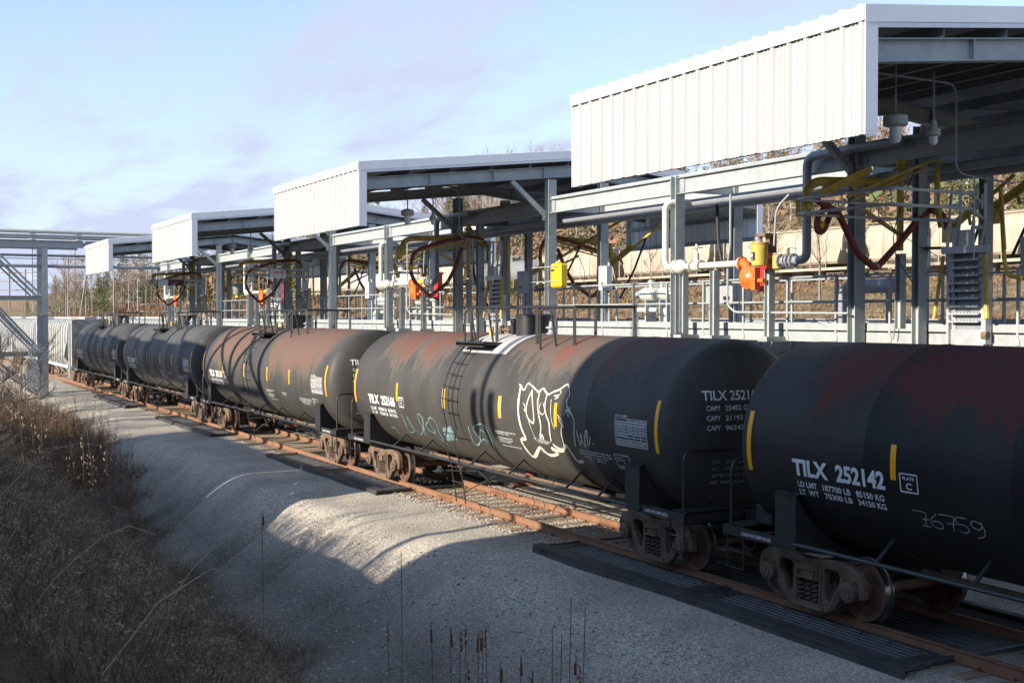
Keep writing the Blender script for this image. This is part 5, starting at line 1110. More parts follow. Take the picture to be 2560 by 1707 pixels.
pl = ['nearest cream pipe loop with an orange meter and yellow bucket', 'second cream pipe loop with an orange meter behind the hanging hose', 'third pipe loop with an orange meter right of the grey cone', 'farthest grey pipe loop with a rusty orange meter']
for k in range(4): make_pipes(k, pl[k])
o = thing('vapour_cone', 'grey cone with a yellow foot hanging under the third loading arm', 'cone', (13.6, 49.2, 5.1)); gal(lambda b: b.lathe([(.06,-.42),(.16,-.40),(.22,0),(.24,.02),(.1,.04)], (13.6, 49.2, 5.75), n=18), 'cone', o, M['galv_d'], smooth=True); gal(lambda b: b.lathe([(.09,0),(.09,.1)], (13.6, 49.2, 5.22), n=12), 'cone_foot', o, M['yellow2'])
# cases, cabinets, extinguisher boards
o = thing('yellow_case', 'bright yellow plastic case strapped to the gable column in mid picture', 'case', (15.85, 27.1, 5.2)); gal(lambda b: b.box(15.74, 15.98, 26.86, 27.38, 5.20, 5.82), 'case_body', o, M['yellow2'], bevel=.045); gal(lambda b: [b.tube([(15.72, 28.5, z), (15.72, 27.0, z)], .015, 6) for z in (5.36, 5.74)], 'clamp_bar', o, M['galv']); gal(lambda b: b.box(15.725, 15.74, 27.15, 27.3, 5.62, 5.67), 'case_label', o, M['signb']); gal(lambda b: [b.box(15.80, 15.9, 27.05, 27.2, 5.82, 5.86)], 'case_handle', o, M['yellow2'])
for k, (yy, w) in enumerate(((20.85, 'behind the nearest cream pipe loop'), (37.9, 'behind the second orange meter'), (55.0, 'behind the third pipe loop'))):
    o = thing('extinguisher_box', 'red fire extinguisher box ' + w, 'extinguisher box', (17.4, yy, 4.9), 'red extinguisher boxes'); gal(lambda b: b.box(17.3, 17.5, yy - .13, yy + .13, 5.0, 5.95), 'box_body', o, M['red'], bevel=.015); gal(lambda b: b.box(17.285, 17.3, yy - .09, yy + .09, 5.5, 5.85), 'box_door', o, M['red']); gal(lambda b: b.box(17.36, 17.44, yy - .03, yy + .03, 4.2, 5.0), 'box_post', o, M['galv'])
for k, (yy, x) in enumerate(((27.5, 17.5), (13.9, 17.3), (44.6, 17.5), (31.9, 17.4))):
    o = thing('electrical_box', 'grey electrical box ' + ['with small red label right of the yellow case', 'behind the nearest gangway', 'on the frame behind the second pipe loop', 'beside the second gangway'][k], 'electrical box', (x, yy, 4.2), 'electrical boxes on the platform')
    gal(lambda b: b.box(x - .08, x + .1, yy - .2, yy + .2, 5.15, 5.8), 'box_body', o, M['box'], bevel=.01); gal(lambda b: b.box(x - .09, x - .08, yy - .05, yy + .05, 5.3, 5.36), 'warning_label', o, M['red']); gal(lambda b: b.bar((x + .12, yy, 4.2), (x + .12, yy, 5.9), .05), 'box_stand', o, M['galv']); gal(lambda b: [b.tube([(x, yy - .1 + .1 * j, 5.15), (x, yy - .12 + .12 * j, 4.25)], .012, 5) for j in range(3)], 'wiring_conduit', o, M['galv_d'])
o = thing('tool_box', 'chequered steel tool box standing at the railing behind the cream pipe', 'tool box', (16.8, 21.3, 4.2)); gal(lambda b: b.box(16.62, 17.0, 20.85, 22.0, 4.72, 5.15), 'box_body', o, M['alu'], bevel=.015)
def dia(b):
    for i in range(18):
        for j in range(6): yy = 20.9 + i * .062; zz = 4.75 + j * .068; b.bar((16.617, yy, zz), (16.617, yy + .03, zz + .03 * (1 if (i + j) % 2 else -1)), .006, .01)
gal(dia, 'chequer_relief', o, M['alu'], kind='stuff'); gal(lambda b: b.box(16.60, 16.62, 21.1, 21.3, 4.82, 4.90), 'box_latch', o, M['signb']); gal(lambda b: [b.bar((16.7, yy, 4.2), (16.7, yy, 4.72), .05) for yy in (20.95, 21.9)], 'box_leg', o, M['galv'])
# pump skids on the deck
def make_skid(k, yy, lab):
    o = thing('pump_skid', lab, 'pump skid', (17.1, yy, 4.2), 'pump skids on the deck'); x = 17.15
    gal(lambda b: b.lathe([(.02,-.62),(.12,-.60),(.17,-.5),(.17,-.02),(.19,-.02),(.19,.02),(.17,.02),(.17,.5),(.12,.6),(.02,.62)], (x, yy, 5.0), (0, 1, 0), 20), 'filter_vessel', o, M['wpipe'], smooth=True)
    gal(lambda b: b.tube(bend([(x, yy - .6, 5.0), (x, yy - .95, 5.0), (x, yy - .95, 4.2)], .15), .075, 12), 'outlet_pipe', o, M['wpipe'], smooth=True)
    gal(lambda b: b.tube(bend([(x, yy + .9, 4.2), (x, yy + .9, 4.62), (x, yy - .4, 4.62), (x, yy - .4, 4.2)], .1), .06, 10), 'return_pipe', o, M['wpipe'], smooth=True)
    gal(lambda b: [b.cyl((x, yy + .25, 5.15), (x, yy + .25, 5.35), .05, 8), b.cyl((x, yy - .2, 5.15), (x, yy - .2, 5.3), .04, 8), flange(b, x, yy + .25, 5.3, .08, (0, 0, 1))], 'nozzle', o, M['wpipe'])
    gal(lambda b: [b.box(x - .15, x + .15, yy - .35 + .6 * i, yy - .30 + .6 * i, 4.2, 4.86) for i in range(2)], 'vessel_saddle', o, M['galv'])
    gal(lambda b: [b.lathe([(.02,-.2),(.11,-.18),(.13,0),(.11,.18),(.02,.2)], (x + .1, yy + .75, 5.0), (0, 1, 0), 14)], 'motor', o, M['gpipe'], smooth=True)
make_skid(0, 24.6, 'cream filter vessel and pump behind the railing right of the yellow case'); make_skid(1, 38.6, 'cream filter vessel and pump behind the second pipe loop'); make_skid(2, 42.2, 'cream filter vessel and pump further along behind the second pipe loop'); make_skid(3, 55.8, 'cream filter vessel and pump behind the third pipe loop')
o = thing('grey_elbow_pipe', 'large grey elbow pipe rising behind the railing left of the near columns', 'pipe', (17.3, 17.9, 4.2)); gal(lambda b: b.tube(bend([(17.3, 18.3, 4.2), (17.3, 18.3, 5.05), (17.3, 17.0, 5.05)], .25, 6), .14, 16), 'pipe', o, M['gpipe'], smooth=True); gal(lambda b: flange(b, 17.3, 17.9, 5.05, .19), 'flange', o, M['gpipe'])
o = thing('rope', 'pale rope tied to the toe board under the nearest hose', 'rope', (16.3, 15.9, 4.2)); gal(lambda b: [b.tube([(16.28, 15.95, 4.75), (16.30, 15.92, 4.55), (16.26, 15.95, 4.35), (16.27, 16.0, 4.05)], .012, 5), b.tube([(16.26, 15.93, 4.5), (16.22, 15.86, 4.42), (16.26, 15.8, 4.5), (16.28, 15.9, 4.56)], .016, 5)], 'rope_strand', o, M['twig'], smooth=True)
for k, (ya, lab) in enumerate(((12.6, 'thick black hose curving down at the right edge'), (22.3, 'thick black hose hanging behind the cream pipe loop'), (34.9, 'thick black hose hanging left of the looped red hose'))):
    o = thing('black_hose', lab, 'hose', (17.3, ya, 4.5), 'black hanging hoses'); gal(lambda b: b.tube(bend([(17.2, ya, 7.0), (17.2, ya - .05, 6.0), (17.25, ya - .35, 5.2), (17.3, ya - .9, 4.8)], .6, 6), .04, 8), 'hose', o, M['rubber'], smooth=True)
# control house on the far side of the second bay: dark ribbed wall seen from inside its canopy is the canopy's own fascia
# ---------------------------------------------------------------- pipe bridge at the left
YB = 77.0
br = thing('pipe_bridge', 'tall galvanised steel pipe bridge crossing the tracks at the left', 'pipe bridge', (9.7, YB, -.35))
gb = lambda fn, nm, m_='galv', **kw: gal(fn, nm, br, M[m_], **kw)
for x in (-2.5, 9.7, 24.0):
    for yy in (YB, YB + 2.3): gb(lambda b: b.ibeam((x, yy, -.4), (x, yy, 8.52), .30, .28, .02, (0, 1, 0)), 'tower_leg'); gb(lambda b: b.box(x - .35, x + .35, yy - .3, yy + .3, -.45, -.15), 'footing', 'conc')
for yy in (YB, YB + 2.3):
    for xa, xb in ((-2.35, 9.55),):
        for z in (5.54, 2.21): gb(lambda b: b.ibeam((xa, yy, z), (xb, yy, z), .2, .24, .02), 'strut')
        for za, zb in ((8.5, 5.7), (5.4, 2.35), (2.05, -.2)):
            gb(lambda b: b.bar((6.8, yy - .02, za), (9.5, yy - .02, zb), .12, .12), 'diagonal'); gb(lambda b: b.bar((6.5, yy + .25, za - .1), (9.2, yy + .25, zb), .10, .10), 'diagonal')
        gb(lambda b: b.bar((-2.3, yy, 8.5), (6.8, yy, -.3), .12, .12), 'diagonal')
    gb(lambda b: b.ibeam((-8, yy, 8.75), (11.9, yy, 8.75), .25, .42, .02), 'bridge_girder'); gb(lambda b: b.ibeam((12.0, yy + .05, 8.86), (34, yy + .05, 8.86), .2, .20, .02), 'bridge_girder')
for x in (-2.5, 1.5, 5.6, 9.1, 11.7, 16, 20, 24, 28, 32): gb(lambda b: b.bar((x, YB, 9.03), (x, YB + 2.3, 9.03), .22, .12), 'pipe_support'); gb(lambda b: b.box(x - .14, x + .14, YB + .3, YB + .6, 9.09, 9.38), 'pipe_saddle')
for i, (z, r_, yy, mm, lab) in enumerate(((9.50, .115, YB + .45, 'wpipe', 'thick white pipe on top of the pipe bridge'), (9.24, .08, YB + .15, 'gpipe', 'ribbed cable tray pipe just under the white pipe'), (9.16, .07, YB + 1.2, 'gpipe', 'grey pipe lying on the bridge girder'), (8.08, .075, YB + .6, 'gpipe', 'upper thin grey pipe slung under the bridge'), (7.90, .025, YB + .9, 'gpipe', 'thinnest pipe slung under the bridge'), (7.45, .095, YB + .6, 'gpipe', 'lowest thick grey pipe slung under the bridge'))):
    o = thing('bridge_pipe', lab, 'pipe', (12, yy, z - r_), 'pipes carried by the pipe bridge'); gal(lambda b: b.tube([(-9, yy, z), (36, yy, z)], r_, 14), 'pipe', o, M[mm], smooth=True)
gb(lambda b: [b.bar((9.35, YB + .25, 4.6 + i * .25), (9.05, YB + .25, 4.6 + i * .25), .02) for i in range(18)] + [b.bar((9.05, YB + .25, 4.5), (9.05, YB + .25, 8.5), .03)], 'cable_ladder')
gb(lambda b: b.box(9.45, 9.95, YB - .2, YB + .1, 4.52, 4.6), 'bracket')
eb = thing('electrical_cabinet', 'tall pale grey electrical cabinet at the foot of the bridge tower', 'cabinet', (8.75, 75.3, -.4)); gal(lambda b: b.box(8.42, 9.12, 75.1, 75.5, .35, 2.0), 'cabinet_body', eb, M['box'], bevel=.02); gal(lambda b: b.box(8.40, 9.14, 75.07, 75.1, .38, 1.97), 'cabinet_door', eb, M['box'], bevel=.01)
for x in (8.35, 9.2): gal(lambda b: b.bar((x, 75.45, -.4), (x, 75.45, 1.9), .08), 'cabinet_post', eb)
gal(lambda b: b.box(8.08, 8.30, 75.2, 75.5, .9, 1.15), 'meter_box', eb, M['box']); gal(lambda b: [b.tube(bend([(8.6 + .15 * i, 75.3, 2.0), (8.6 + .15 * i, 75.4, 2.5), (9.6, 76.8, 2.9)], .2), .025, 6) for i in range(3)], 'conduit', eb, smooth=True)
# ---------------------------------------------------------------- trees
def bare_tree_parts(h, seed, nb=9, spread=.45, tw=.0):
    rd = random.Random(seed); trunk = MB(); crown = MB()
    top = V((rd.uniform(-.4, .4), rd.uniform(-.4, .4), h)); n = 7
    base = [V((0, 0, -.3)).lerp(top, i / n) + V((rd.uniform(-.12, .12), rd.uniform(-.12, .12), 0)) * (1 if 0 < i < n else 0) * h * .06 for i in range(n + 1)]
    r0 = h * .014; trunk.tube(base, r0, 5, True, [r0 * (1 - .85 * i / n) for i in range(n + 1)])
    def twig(p, d, L, r_, lev):
        m = 3; pts = [p]; q = p; dd = d.copy()
        for i in range(m):
            dd = (dd + V((rd.uniform(-.25, .25), rd.uniform(-.25, .25), rd.uniform(-.05, .22)))).normalized(); q = q + dd * L / m; pts.append(q)
        crown.tube(pts, r_, 3, False, [r_ * (1 - .7 * i / m) for i in range(m + 1)])
        if lev > 0:
            for i in range(5 if lev > 1 else 4):
                t = rd.uniform(.25, 1.0); k = min(m - 1, int(t * m)); pp = pts[k].lerp(pts[k + 1], t * m - k); a = rd.uniform(0, 6.28)
                nd = (dd + V((math.cos(a), math.sin(a), rd.uniform(-.1, .6))) * rd.uniform(.5, .9)).normalized(); twig(pp, nd, L * rd.uniform(.4, .6), r_ * .55, lev - 1)
    for i in range(nb):
        t = rd.uniform(.25, .97); k = min(n - 1, int(t * n)); p = base[k].lerp(base[k + 1], t * n - k); a = rd.uniform(0, 6.28)
        d = V((math.cos(a) * spread * 1.6, math.sin(a) * spread * 1.6, rd.uniform(.35, .9))).normalized(); twig(p, d, h * rd.uniform(.22, .38) * (1.15 - t * .5), r0 * .34, 2)
    return trunk, crown
def pine_parts(h, seed):
    rd = random.Random(seed); trunk = MB(); trunk.tube([(0, 0, -.3), (0, 0, h * .5), (rd.uniform(-.1, .1), 0, h * .98)], .1, 6, True, [h * .016, h * .010, .02]); vs = []; fs = []; mi = []
    z = h * .16
    while z < h * .99:
        t = (z - h * .16) / (h * .84); R_ = h * .235 * (1 - t) ** .75 * rd.uniform(.7, 1.15) + .12; nb = rd.randint(4, 6) if t < .85 else 4; a0 = rd.uniform(0, 6.28)
        for b in range(nb):
            a = a0 + b * 6.28 / nb + rd.uniform(-.35, .35); L = R_ * rd.uniform(.65, 1.2); up = rd.uniform(.0, .35) + t * .4
            for j in range(int(5 + L * 5)):
                u = rd.uniform(.25, 1.0); c = V((math.cos(a) * L * u, math.sin(a) * L * u, z + up * L * u * .5)) + V((rd.gauss(0, .13), rd.gauss(0, .13), rd.gauss(0, .09))) * (.5 + L * .35); s = rd.uniform(.16, .34) * (.75 + h * .02)
                for q in range(2):
                    d1 = V((rd.gauss(0, 1), rd.gauss(0, 1), rd.gauss(0, .45))).normalized() * s; d2 = V((rd.gauss(0, 1), rd.gauss(0, 1), rd.gauss(0, .6) + .3)).normalized() * s * .5
                    k = len(vs); vs += [c - d1, c + d1 * .9, c + d2]; fs.append((k, k + 1, k + 2)); mi.append(0 if rd.random() < .6 else 1)
        z += h * rd.uniform(.028, .05)
    crown = MB(); crown.v = [tuple(v) for v in vs]; crown.f = fs; crown.m = mi
    return trunk, crown
M['pine'] = mat('pine_needles', (.09,.125,.045), .8, 0, .5, .6, (.13,.15,.055)); M['pine2'] = mat('pine_needles_light', (.17,.19,.075), .8)
M['leafb'] = mat('rusty_oak_leaves', (.30,.16,.085), .8, 0, .5, 2, (.17,.09,.045)); M['yleaf'] = mat('yellow_leaves', (.32,.24,.06), .8)
TREES = {}
def tree_proto(kind, i):
    key = (kind, i)
    if key in TREES: return TREES[key]
    if kind == 'pine': tr, cr = pine_parts(11 + i, 40 + i); mats = ([M['bark']], [M['pine'], M['pine2']])
    elif kind == 'bare': tr, cr = bare_tree_parts(11 + i, 60 + i, 11, .42); mats = ([M['birch'] if i % 2 else M['bark']], [M['twig']])
    elif kind == 'shrub':
        tr, cr = bare_tree_parts(3.2, 80 + i, 16, .9); mats = ([M['twig']], [M['twig']])
        for _ in range(5):
            t2_, c2_ = bare_tree_parts(2.2 + i * .3, 90 + i * 7 + _, 10, .8); dx, dy = random.uniform(-1.2, 1.2), random.uniform(-1.2, 1.2)
            cr.add([(a + dx, b + dy, c) for a, b, c in c2_.v], c2_.f)
    elif kind == 'oak':
        tr, cr = bare_tree_parts(9, 70 + i, 10, .5); rd = random.Random(i); base = list(cr.v); mats = ([M['bark']], [M['twig'], M['leafb'], M['leafb']])
        for _ in range(1100):
            c = V(rd.choice(base)) + V((rd.gauss(0, .2), rd.gauss(0, .2), rd.gauss(0, .2))); d1 = V((rd.gauss(0, 1), rd.gauss(0, 1), rd.gauss(0, 1))).normalized() * .16; d2 = V((rd.gauss(0, 1), rd.gauss(0, 1), rd.gauss(0, 1))).normalized() * .12
            cr.cm = 1; cr.add([c - d1, c + d1, c + d2], [(0, 1, 2)])
    a = tr.build('trunk', mats[0]); b = cr.build('crown', mats[1]); C.objects.unlink(a); C.objects.unlink(b); TREES[key] = (a, b); return TREES[key]
def plant_tree(kind, i, x, y, s, label, cat, group, z=None, rz=None):
    a, b = tree_proto(kind, i); nm = {'pine': 'pine_tree', 'bare': 'bare_tree', 'oak': 'oak_tree', 'shrub': 'bare_shrub'}[kind]
    o = thing(nm, label, cat, (x, y, (gz(x, y) if z is None else z) - .1), group); o.rotation_euler = (0, 0, random.uniform(0, 6.28) if rz is None else rz); o.scale = (s, s, s * random.uniform(.9, 1.12))
    for p in (a, b): c = p.copy(); C.objects.link(c); c.parent = o
    return o
rt = random.Random(5)
GL = {'pine': 'green pine standing among bare trees on the wooded hill behind the raised siding', 'bare': 'leafless grey brown tree on the wooded hill behind the raised siding', 'oak': 'rusty leaved oak on the wooded hill behind the raised siding'}
# the wooded hill behind the raised siding
cnt = 0
while cnt < 262:
    x = 84 + rt.random() ** 1.4 * 95; y = 40 + rt.random() * 330
    if y < x * .32 or y > x * 3.4 + 60: continue
    kind = rt.choices(['pine', 'bare', 'oak'], [.42, .38, .20])[0]
    plant_tree(kind, rt.randrange(3), x, y, rt.uniform(1.0, 1.55), GL[kind], {'pine': 'pine tree', 'bare': 'tree', 'oak': 'tree'}[kind], {'pine': 'pines on the hill', 'bare': 'bare trees on the hill', 'oak': 'rusty oaks on the hill'}[kind]); cnt += 1
# undergrowth, leaf litter and low boughs that fill the wood between the trunks
def clutter(n, xr, yr, s0, zr, seed, keep):
    r_ = np.random.default_rng(seed); x = xr[0] + (xr[1] - xr[0]) * r_.random(n) ** 1.3; y = r_.uniform(*yr, n); k = keep(x, y); x, y = x[k], y[k]; n = len(x)
    z = np.array([gz(a, b) for a, b in zip(x, y)]) + r_.random(n) ** 2.0 * zr; s = s0 * r_.uniform(.5, 1.5, n) * (.6 + y / 250)
    P = r_.normal(0, 1, (n, 3, 3)) * s[:, None, None] * np.array([1, 1, .8]) + np.stack([x, y, z], -1)[:, None, :]; pick = (np.array([noise.noise(V((a * .045, b * .03, 4))) for a, b in zip(x, y)]) + r_.normal(0, .22, n))
    return P.reshape(-1, 3), np.where(pick > .12, 0, np.where(pick > -.12, 1, 2))
M['ug_g'] = mat('undergrowth_green', (.14,.17,.065), .9); M['ug_b'] = mat('undergrowth_brown', (.27,.20,.125), .9); M['ug_r'] = mat('undergrowth_rust', (.29,.165,.09), .9)
P_, I_ = clutter(90000, (82, 200), (30, 420), .30, 9.0, 3, lambda x, y: (y > x * .30) & (y < x * 3.6 + 80)); tri_object('undergrowth', P_, np.arange(len(P_)).reshape(-1, 3), [M['ug_g'], M['ug_b'], M['ug_r']], I_)
# the wood at the left, beyond the hopper cars: (pixel column of the photograph only used to choose spots along the wood's edge)
def at_col(xp, z):
    X = (xp + 350) * z / 3458.; return X, (z - X * math.sin(TH)) / math.cos(TH)
left = [('bare', 150, 330, 1.0), ('bare', 170, 300, 1.15), ('bare', 185, 340, 1.25), ('bare', 200, 310, 1.1), ('bare', 215, 330, 1.2), ('bare', 130, 300, .8), ('bare', 140, 320, .9), ('bare', 230, 300, 1.0), ('bare', 222, 345, 1.2), ('pine', 246, 290, 1.05), ('pine', 268, 300, .95),
        ('bare', 285, 320, 1.1), ('pine', 310, 330, 1.5), ('bare', 322, 290, .95), ('pine', 352, 330, 1.5), ('bare', 335, 300, 1.2), ('bare', 345, 280, 1.1), ('bare', 365, 290, 1.2), ('bare', 378, 310, 1.2), ('pine', 395, 330, 1.3), ('bare', 160, 350, 1.2), ('bare', 205, 290, .95), ('oak', 300, 300, .9), ('bare', 255, 330, 1.15),
        ('bare', 410, 300, 1.2), ('pine', 430, 320, 1.3), ('bare', 450, 300, 1.2), ('bare', 470, 290, 1.1), ('pine', 492, 310, 1.2), ('bare', 515, 290, 1.1), ('bare', 535, 300, 1.2), ('pine', 560, 310, 1.3), ('bare', 585, 290, 1.1), ('pine', 100, 380, .8), ('bare', 55, 400, .7), ('bare', 20, 420, .6), ('oak', 10, 300, .4), ('pine', 70, 390, .6)]
for i, (kd, xp, zz, s) in enumerate(left):
    X, Y = at_col(xp, zz); plant_tree(kd, i % 3, X, Y, s, {'pine': 'green pine in the far wood beyond the hopper cars', 'bare': 'pale leafless tree in the far wood beyond the hopper cars', 'oak': 'rusty leaved tree in the far wood beyond the hopper cars'}[kd], 'pine tree' if kd == 'pine' else 'tree', {'pine': 'pines in the far wood', 'bare': 'bare trees in the far wood', 'oak': 'rusty trees in the far wood'}[kd])
for i in range(60):
    xp = rt.uniform(120, 600); zz = rt.uniform(300, 430); X, Y = at_col(xp, zz); kd = 'bare' if rt.random() < .75 else 'pine'
    plant_tree(kd, i % 3, X, Y, rt.uniform(.7, 1.15), 'green pine in the far wood beyond the hopper cars' if kd == 'pine' else 'pale leafless tree in the far wood beyond the hopper cars', 'pine tree' if kd == 'pine' else 'tree', 'pines in the far wood' if kd == 'pine' else 'bare trees in the far wood')
for i, (xp, zz) in enumerate(((312, 190), (350, 200))):
    X, Y = at_col(xp, zz); plant_tree('pine', i, X, Y, .34, ['small round young pine in the brown brush, left one', 'small round young pine in the brown brush, right one'][i], 'pine tree', 'young pines in the brush')
# saplings in front of the raised siding
for i, (x, y, s) in enumerate(((62, 74, .55), (58, 84, .5), (60, 66, .6), (55, 96, .45), (64, 110, .6), (50, 60, .42), (61, 58, .5), (66, 130, .6), (57, 120, .5))):
    plant_tree('bare', (i * 2 + 1) % 3, x, y, s, ['first','second','third','fourth','fifth','sixth','seventh','eighth','ninth'][i] + ' slender leafless sapling below the raised siding, counted by planting order along the slope', 'sapling', 'saplings below the raised siding')
# ---------------------------------------------------------------- poles and pylons
def pole(name, xp, z, h, arms, lab, lean=0, cat='utility pole', r_=.16):
    X, Y = at_col(xp, z); b0 = gz(X, Y); o = thing(name, lab, cat, (X, Y, b0), 'poles beyond the wood'); sx, sy = math.cos(TH), -math.sin(TH)
    gal(lambda b: b.tube([(X, Y, b0 - .5), (X + lean * sx, Y + lean * sy, b0 + h)], r_, 7), 'pole_shaft', o, M['wood'], smooth=True)
    for hh, w in arms: gal(lambda b: b.bar((X + lean * sx * hh / h - w * sx, Y + lean * sy * hh / h - w * sy, b0 + hh), (X + lean * sx * hh / h + w * sx, Y + lean * sy * hh / h + w * sy, b0 + hh), r_ * 1.1), 'cross_arm', o, M['wood'])
pole('utility_pole', 285, 230, 10.5, [], 'tall pale wooden pole between the pines and the last canopy'); pole('utility_pole', 192, 250, 12, [(11, 2.5)], 'leaning grey utility pole with one cross arm in the bare trees', 2.0)
pole('utility_pole', 188, 420, 26, [(23, 5)], 'thin tall pole rising above the bare trees', 0, r_=.2); pole('power_pylon', 172, 500, 22, [], 'thin bare mast left of the tall pole', 0, r_=.2)
pole('power_pylon', 24, 700, 24, [(22, 7), (17, 7), (12, 6)], 'three armed power pylon far off at the left edge', 0, 'pylon', .5); pole('power_pylon', 64, 700, 24, [(22, 7), (17, 7), (12, 6)], 'three armed power pylon far off beside the bridge leg', 0, 'pylon', .5)
# ---------------------------------------------------------------- brown brush between the tracks and the wood
def blades(cx, cy, cz, h, n, spread, w, lean=.35, rdg=rng):
    """n thin upright triangles"""
    a = rdg.uniform(0, 2 * PI, n); r_ = np.sqrt(rdg.uniform(0, 1, n)) * spread; bx = cx + r_ * np.cos(a); by = cy + r_ * np.sin(a); hh = h * rdg.uniform(.55, 1.15, n)
    la = rdg.uniform(0, 2 * PI, n); ll = hh * lean * rdg.uniform(0, 1, n); wa = rdg.uniform(0, PI, n)
    P = np.empty((n, 3, 3)); P[:, 0, 0] = bx - np.cos(wa) * w; P[:, 0, 1] = by - np.sin(wa) * w; P[:, 1, 0] = bx + np.cos(wa) * w; P[:, 1, 1] = by + np.sin(wa) * w
    P[:, 0, 2] = P[:, 1, 2] = cz; P[:, 2, 0] = bx + np.cos(la) * ll; P[:, 2, 1] = by + np.sin(la) * ll; P[:, 2, 2] = cz + hh
    return P.reshape(-1, 3)
M['brush'] = mat('dry_brush', (.26,.185,.095), .9, 0, .5, .08, (.20,.12,.07)); M['brush2'] = mat('dry_brush_red', (.24,.14,.08), .9)
P_ = []; mi = []
for i in range(5200):
    if i < 3600: x = rt.uniform(28, 72); y = 30 + rt.random() ** 1.3 * 330
    else: x = rt.uniform(14, 120); y = rt.uniform(150, 420)
    if x < y * .04 + 3: continue
    if 70 < x < 78: continue
    n = 44 if y < 140 else 16; h = rt.uniform(.7, 2.0) * (1 if y > 130 else .28) * (1 if x > 36 else .6); P_.append(blades(x, y, gz(x, y) - .1, h, n, 1.6, .018 + .0006 * y, 1.3)); mi += [0 if rt.random() < .7 else 1] * n
P_ = np.concatenate(P_); tri_object('brown_brush', P_, np.arange(len(P_)).reshape(-1, 3), [M['brush'], M['brush2']], np.array(mi))
for i in range(26):
    x = rt.uniform(36, 100); y = rt.uniform(150, 330); plant_tree('shrub', i % 3, x, y, rt.uniform(.7, 1.1), 'leafless brown shrub in the brush beyond the second track', 'shrub', 'shrubs in the brush')
# ---------------------------------------------------------------- dark weeds on the near bank and in the ditch
M['w_dry'] = mat('dry_weed_stem', (.23,.155,.085), .9, 0, .5, 1.5, (.085,.058,.036)); M['w_green'] = mat('weed_leaf', (.085,.105,.045), .7, 0, .5, 1.2, (.12,.105,.05)); M['w_puff'] = mat('seed_fluff', (.34,.265,.19), .95, 0, .4, 2, (.20,.145,.10)); M['w_red'] = mat('reddish_twigs', (.20,.085,.06), .9)
def weed_edge(y): # the weeds reach this far towards the track
    return 6.7 + 1.5 * sstep(30, 48, y) + .35 * math.sin(y * .9) + .25 * math.sin(y * 2.3 + 1)
def weed(kind, h, rd):
    """one weed as triangles (k,3,3) and material index"""
    T = []; I = []
    def tri(a, b, c, m): T.append((a, b, c)); I.append(m)
    lean = V((rd.uniform(-.5, .5), rd.uniform(-.5, .5), 1)).normalized(); tip = lean * h; w = .004 + .002 * h; mid = tip * .5 + V((rd.uniform(-.04, .04), rd.uniform(-.04, .04), 0))
    for a, b in ((V((0, 0, 0)), mid), (mid, tip)):
        tri(a - V((w, 0, 0)), a + V((w, 0, 0)), b, 0); tri(a - V((0, w, 0)), a + V((0, w, 0)), b, 0)
    if kind in ('gold', 'leafy'):
        nl = int(46 if kind == 'leafy' else 30)
        for i in range(nl):
            t = rd.uniform(.08, .9); p = tip * t; a = rd.uniform(0, 6.28); L = rd.uniform(.03, .075) * (1.2 - t * .5); d = V((math.cos(a), math.sin(a), rd.uniform(-.5, .5))) * L; s = V((-math.sin(a), math.cos(a), 0)) * L * .14
            tri(p, p + d * .5 + s, p + d, 1 if rd.random() < (.8 if kind == 'leafy' else .45) else 0)
    if kind == 'gold':
        for i in range(34):
            c = tip + V((rd.gauss(.03, .04), rd.gauss(0, .035), rd.gauss(-.02, .03))); s = .009
            tri(c + V((rd.gauss(0, s), rd.gauss(0, s), rd.gauss(0, s))), c + V((rd.gauss(0, s), rd.gauss(0, s), rd.gauss(0, s))), c + V((rd.gauss(0, s), rd.gauss(0, s), rd.gauss(0, s))), 2)
    if kind == 'twiggy':
        for i in range(12):
            t = rd.uniform(.2, .95); p = tip * t; a = rd.uniform(0, 6.28); L = h * rd.uniform(.15, .4); d = V((math.cos(a) * .6, math.sin(a) * .6, 1)).normalized() * L; tri(p - V((.003, 0, 0)), p + V((.003, 0, 0)), p + d, 3); tri(p - V((0, .003, 0)), p + V((0, .003, 0)), p + d, 3)
            for q in range(2): e = p + d * rd.uniform(.5, 1); s = .018; tri(e, e + V((rd.gauss(0, s), rd.gauss(0, s), rd.gauss(0, s))), e + V((rd.gauss(0, s), rd.gauss(0, s), rd.gauss(0, s))), 2)
    if kind == 'grass':
        for i in range(9):
            a = rd.uniform(0, 6.28); b = V((rd.gauss(0, .05), rd.gauss(0, .05), 0)); d = V((math.cos(a) * rd.uniform(.1, .6), math.sin(a) * rd.uniform(.1, .6), 1)) * h * rd.uniform(.5, 1); m_ = b + d * .55; e = b + d + V((math.cos(a), math.sin(a), -.3)) * h * .2
            tri(b - V((.004, 0, 0)), b + V((.004, 0, 0)), m_, 0); tri(m_ - V((.004, 0, 0)), m_ + V((.003, 0, 0)), e, 0)
    return np.array([[tuple(v) for v in t] for t in T]), np.array(I)
M['w_stem'] = mat('pale_dry_stem', (.30,.24,.17), .9)
rw = random.Random(11); PW = {k: [weed(k, 1.0, rw) for _ in range(6)] for k in ('gold', 'leafy', 'twiggy', 'grass')}
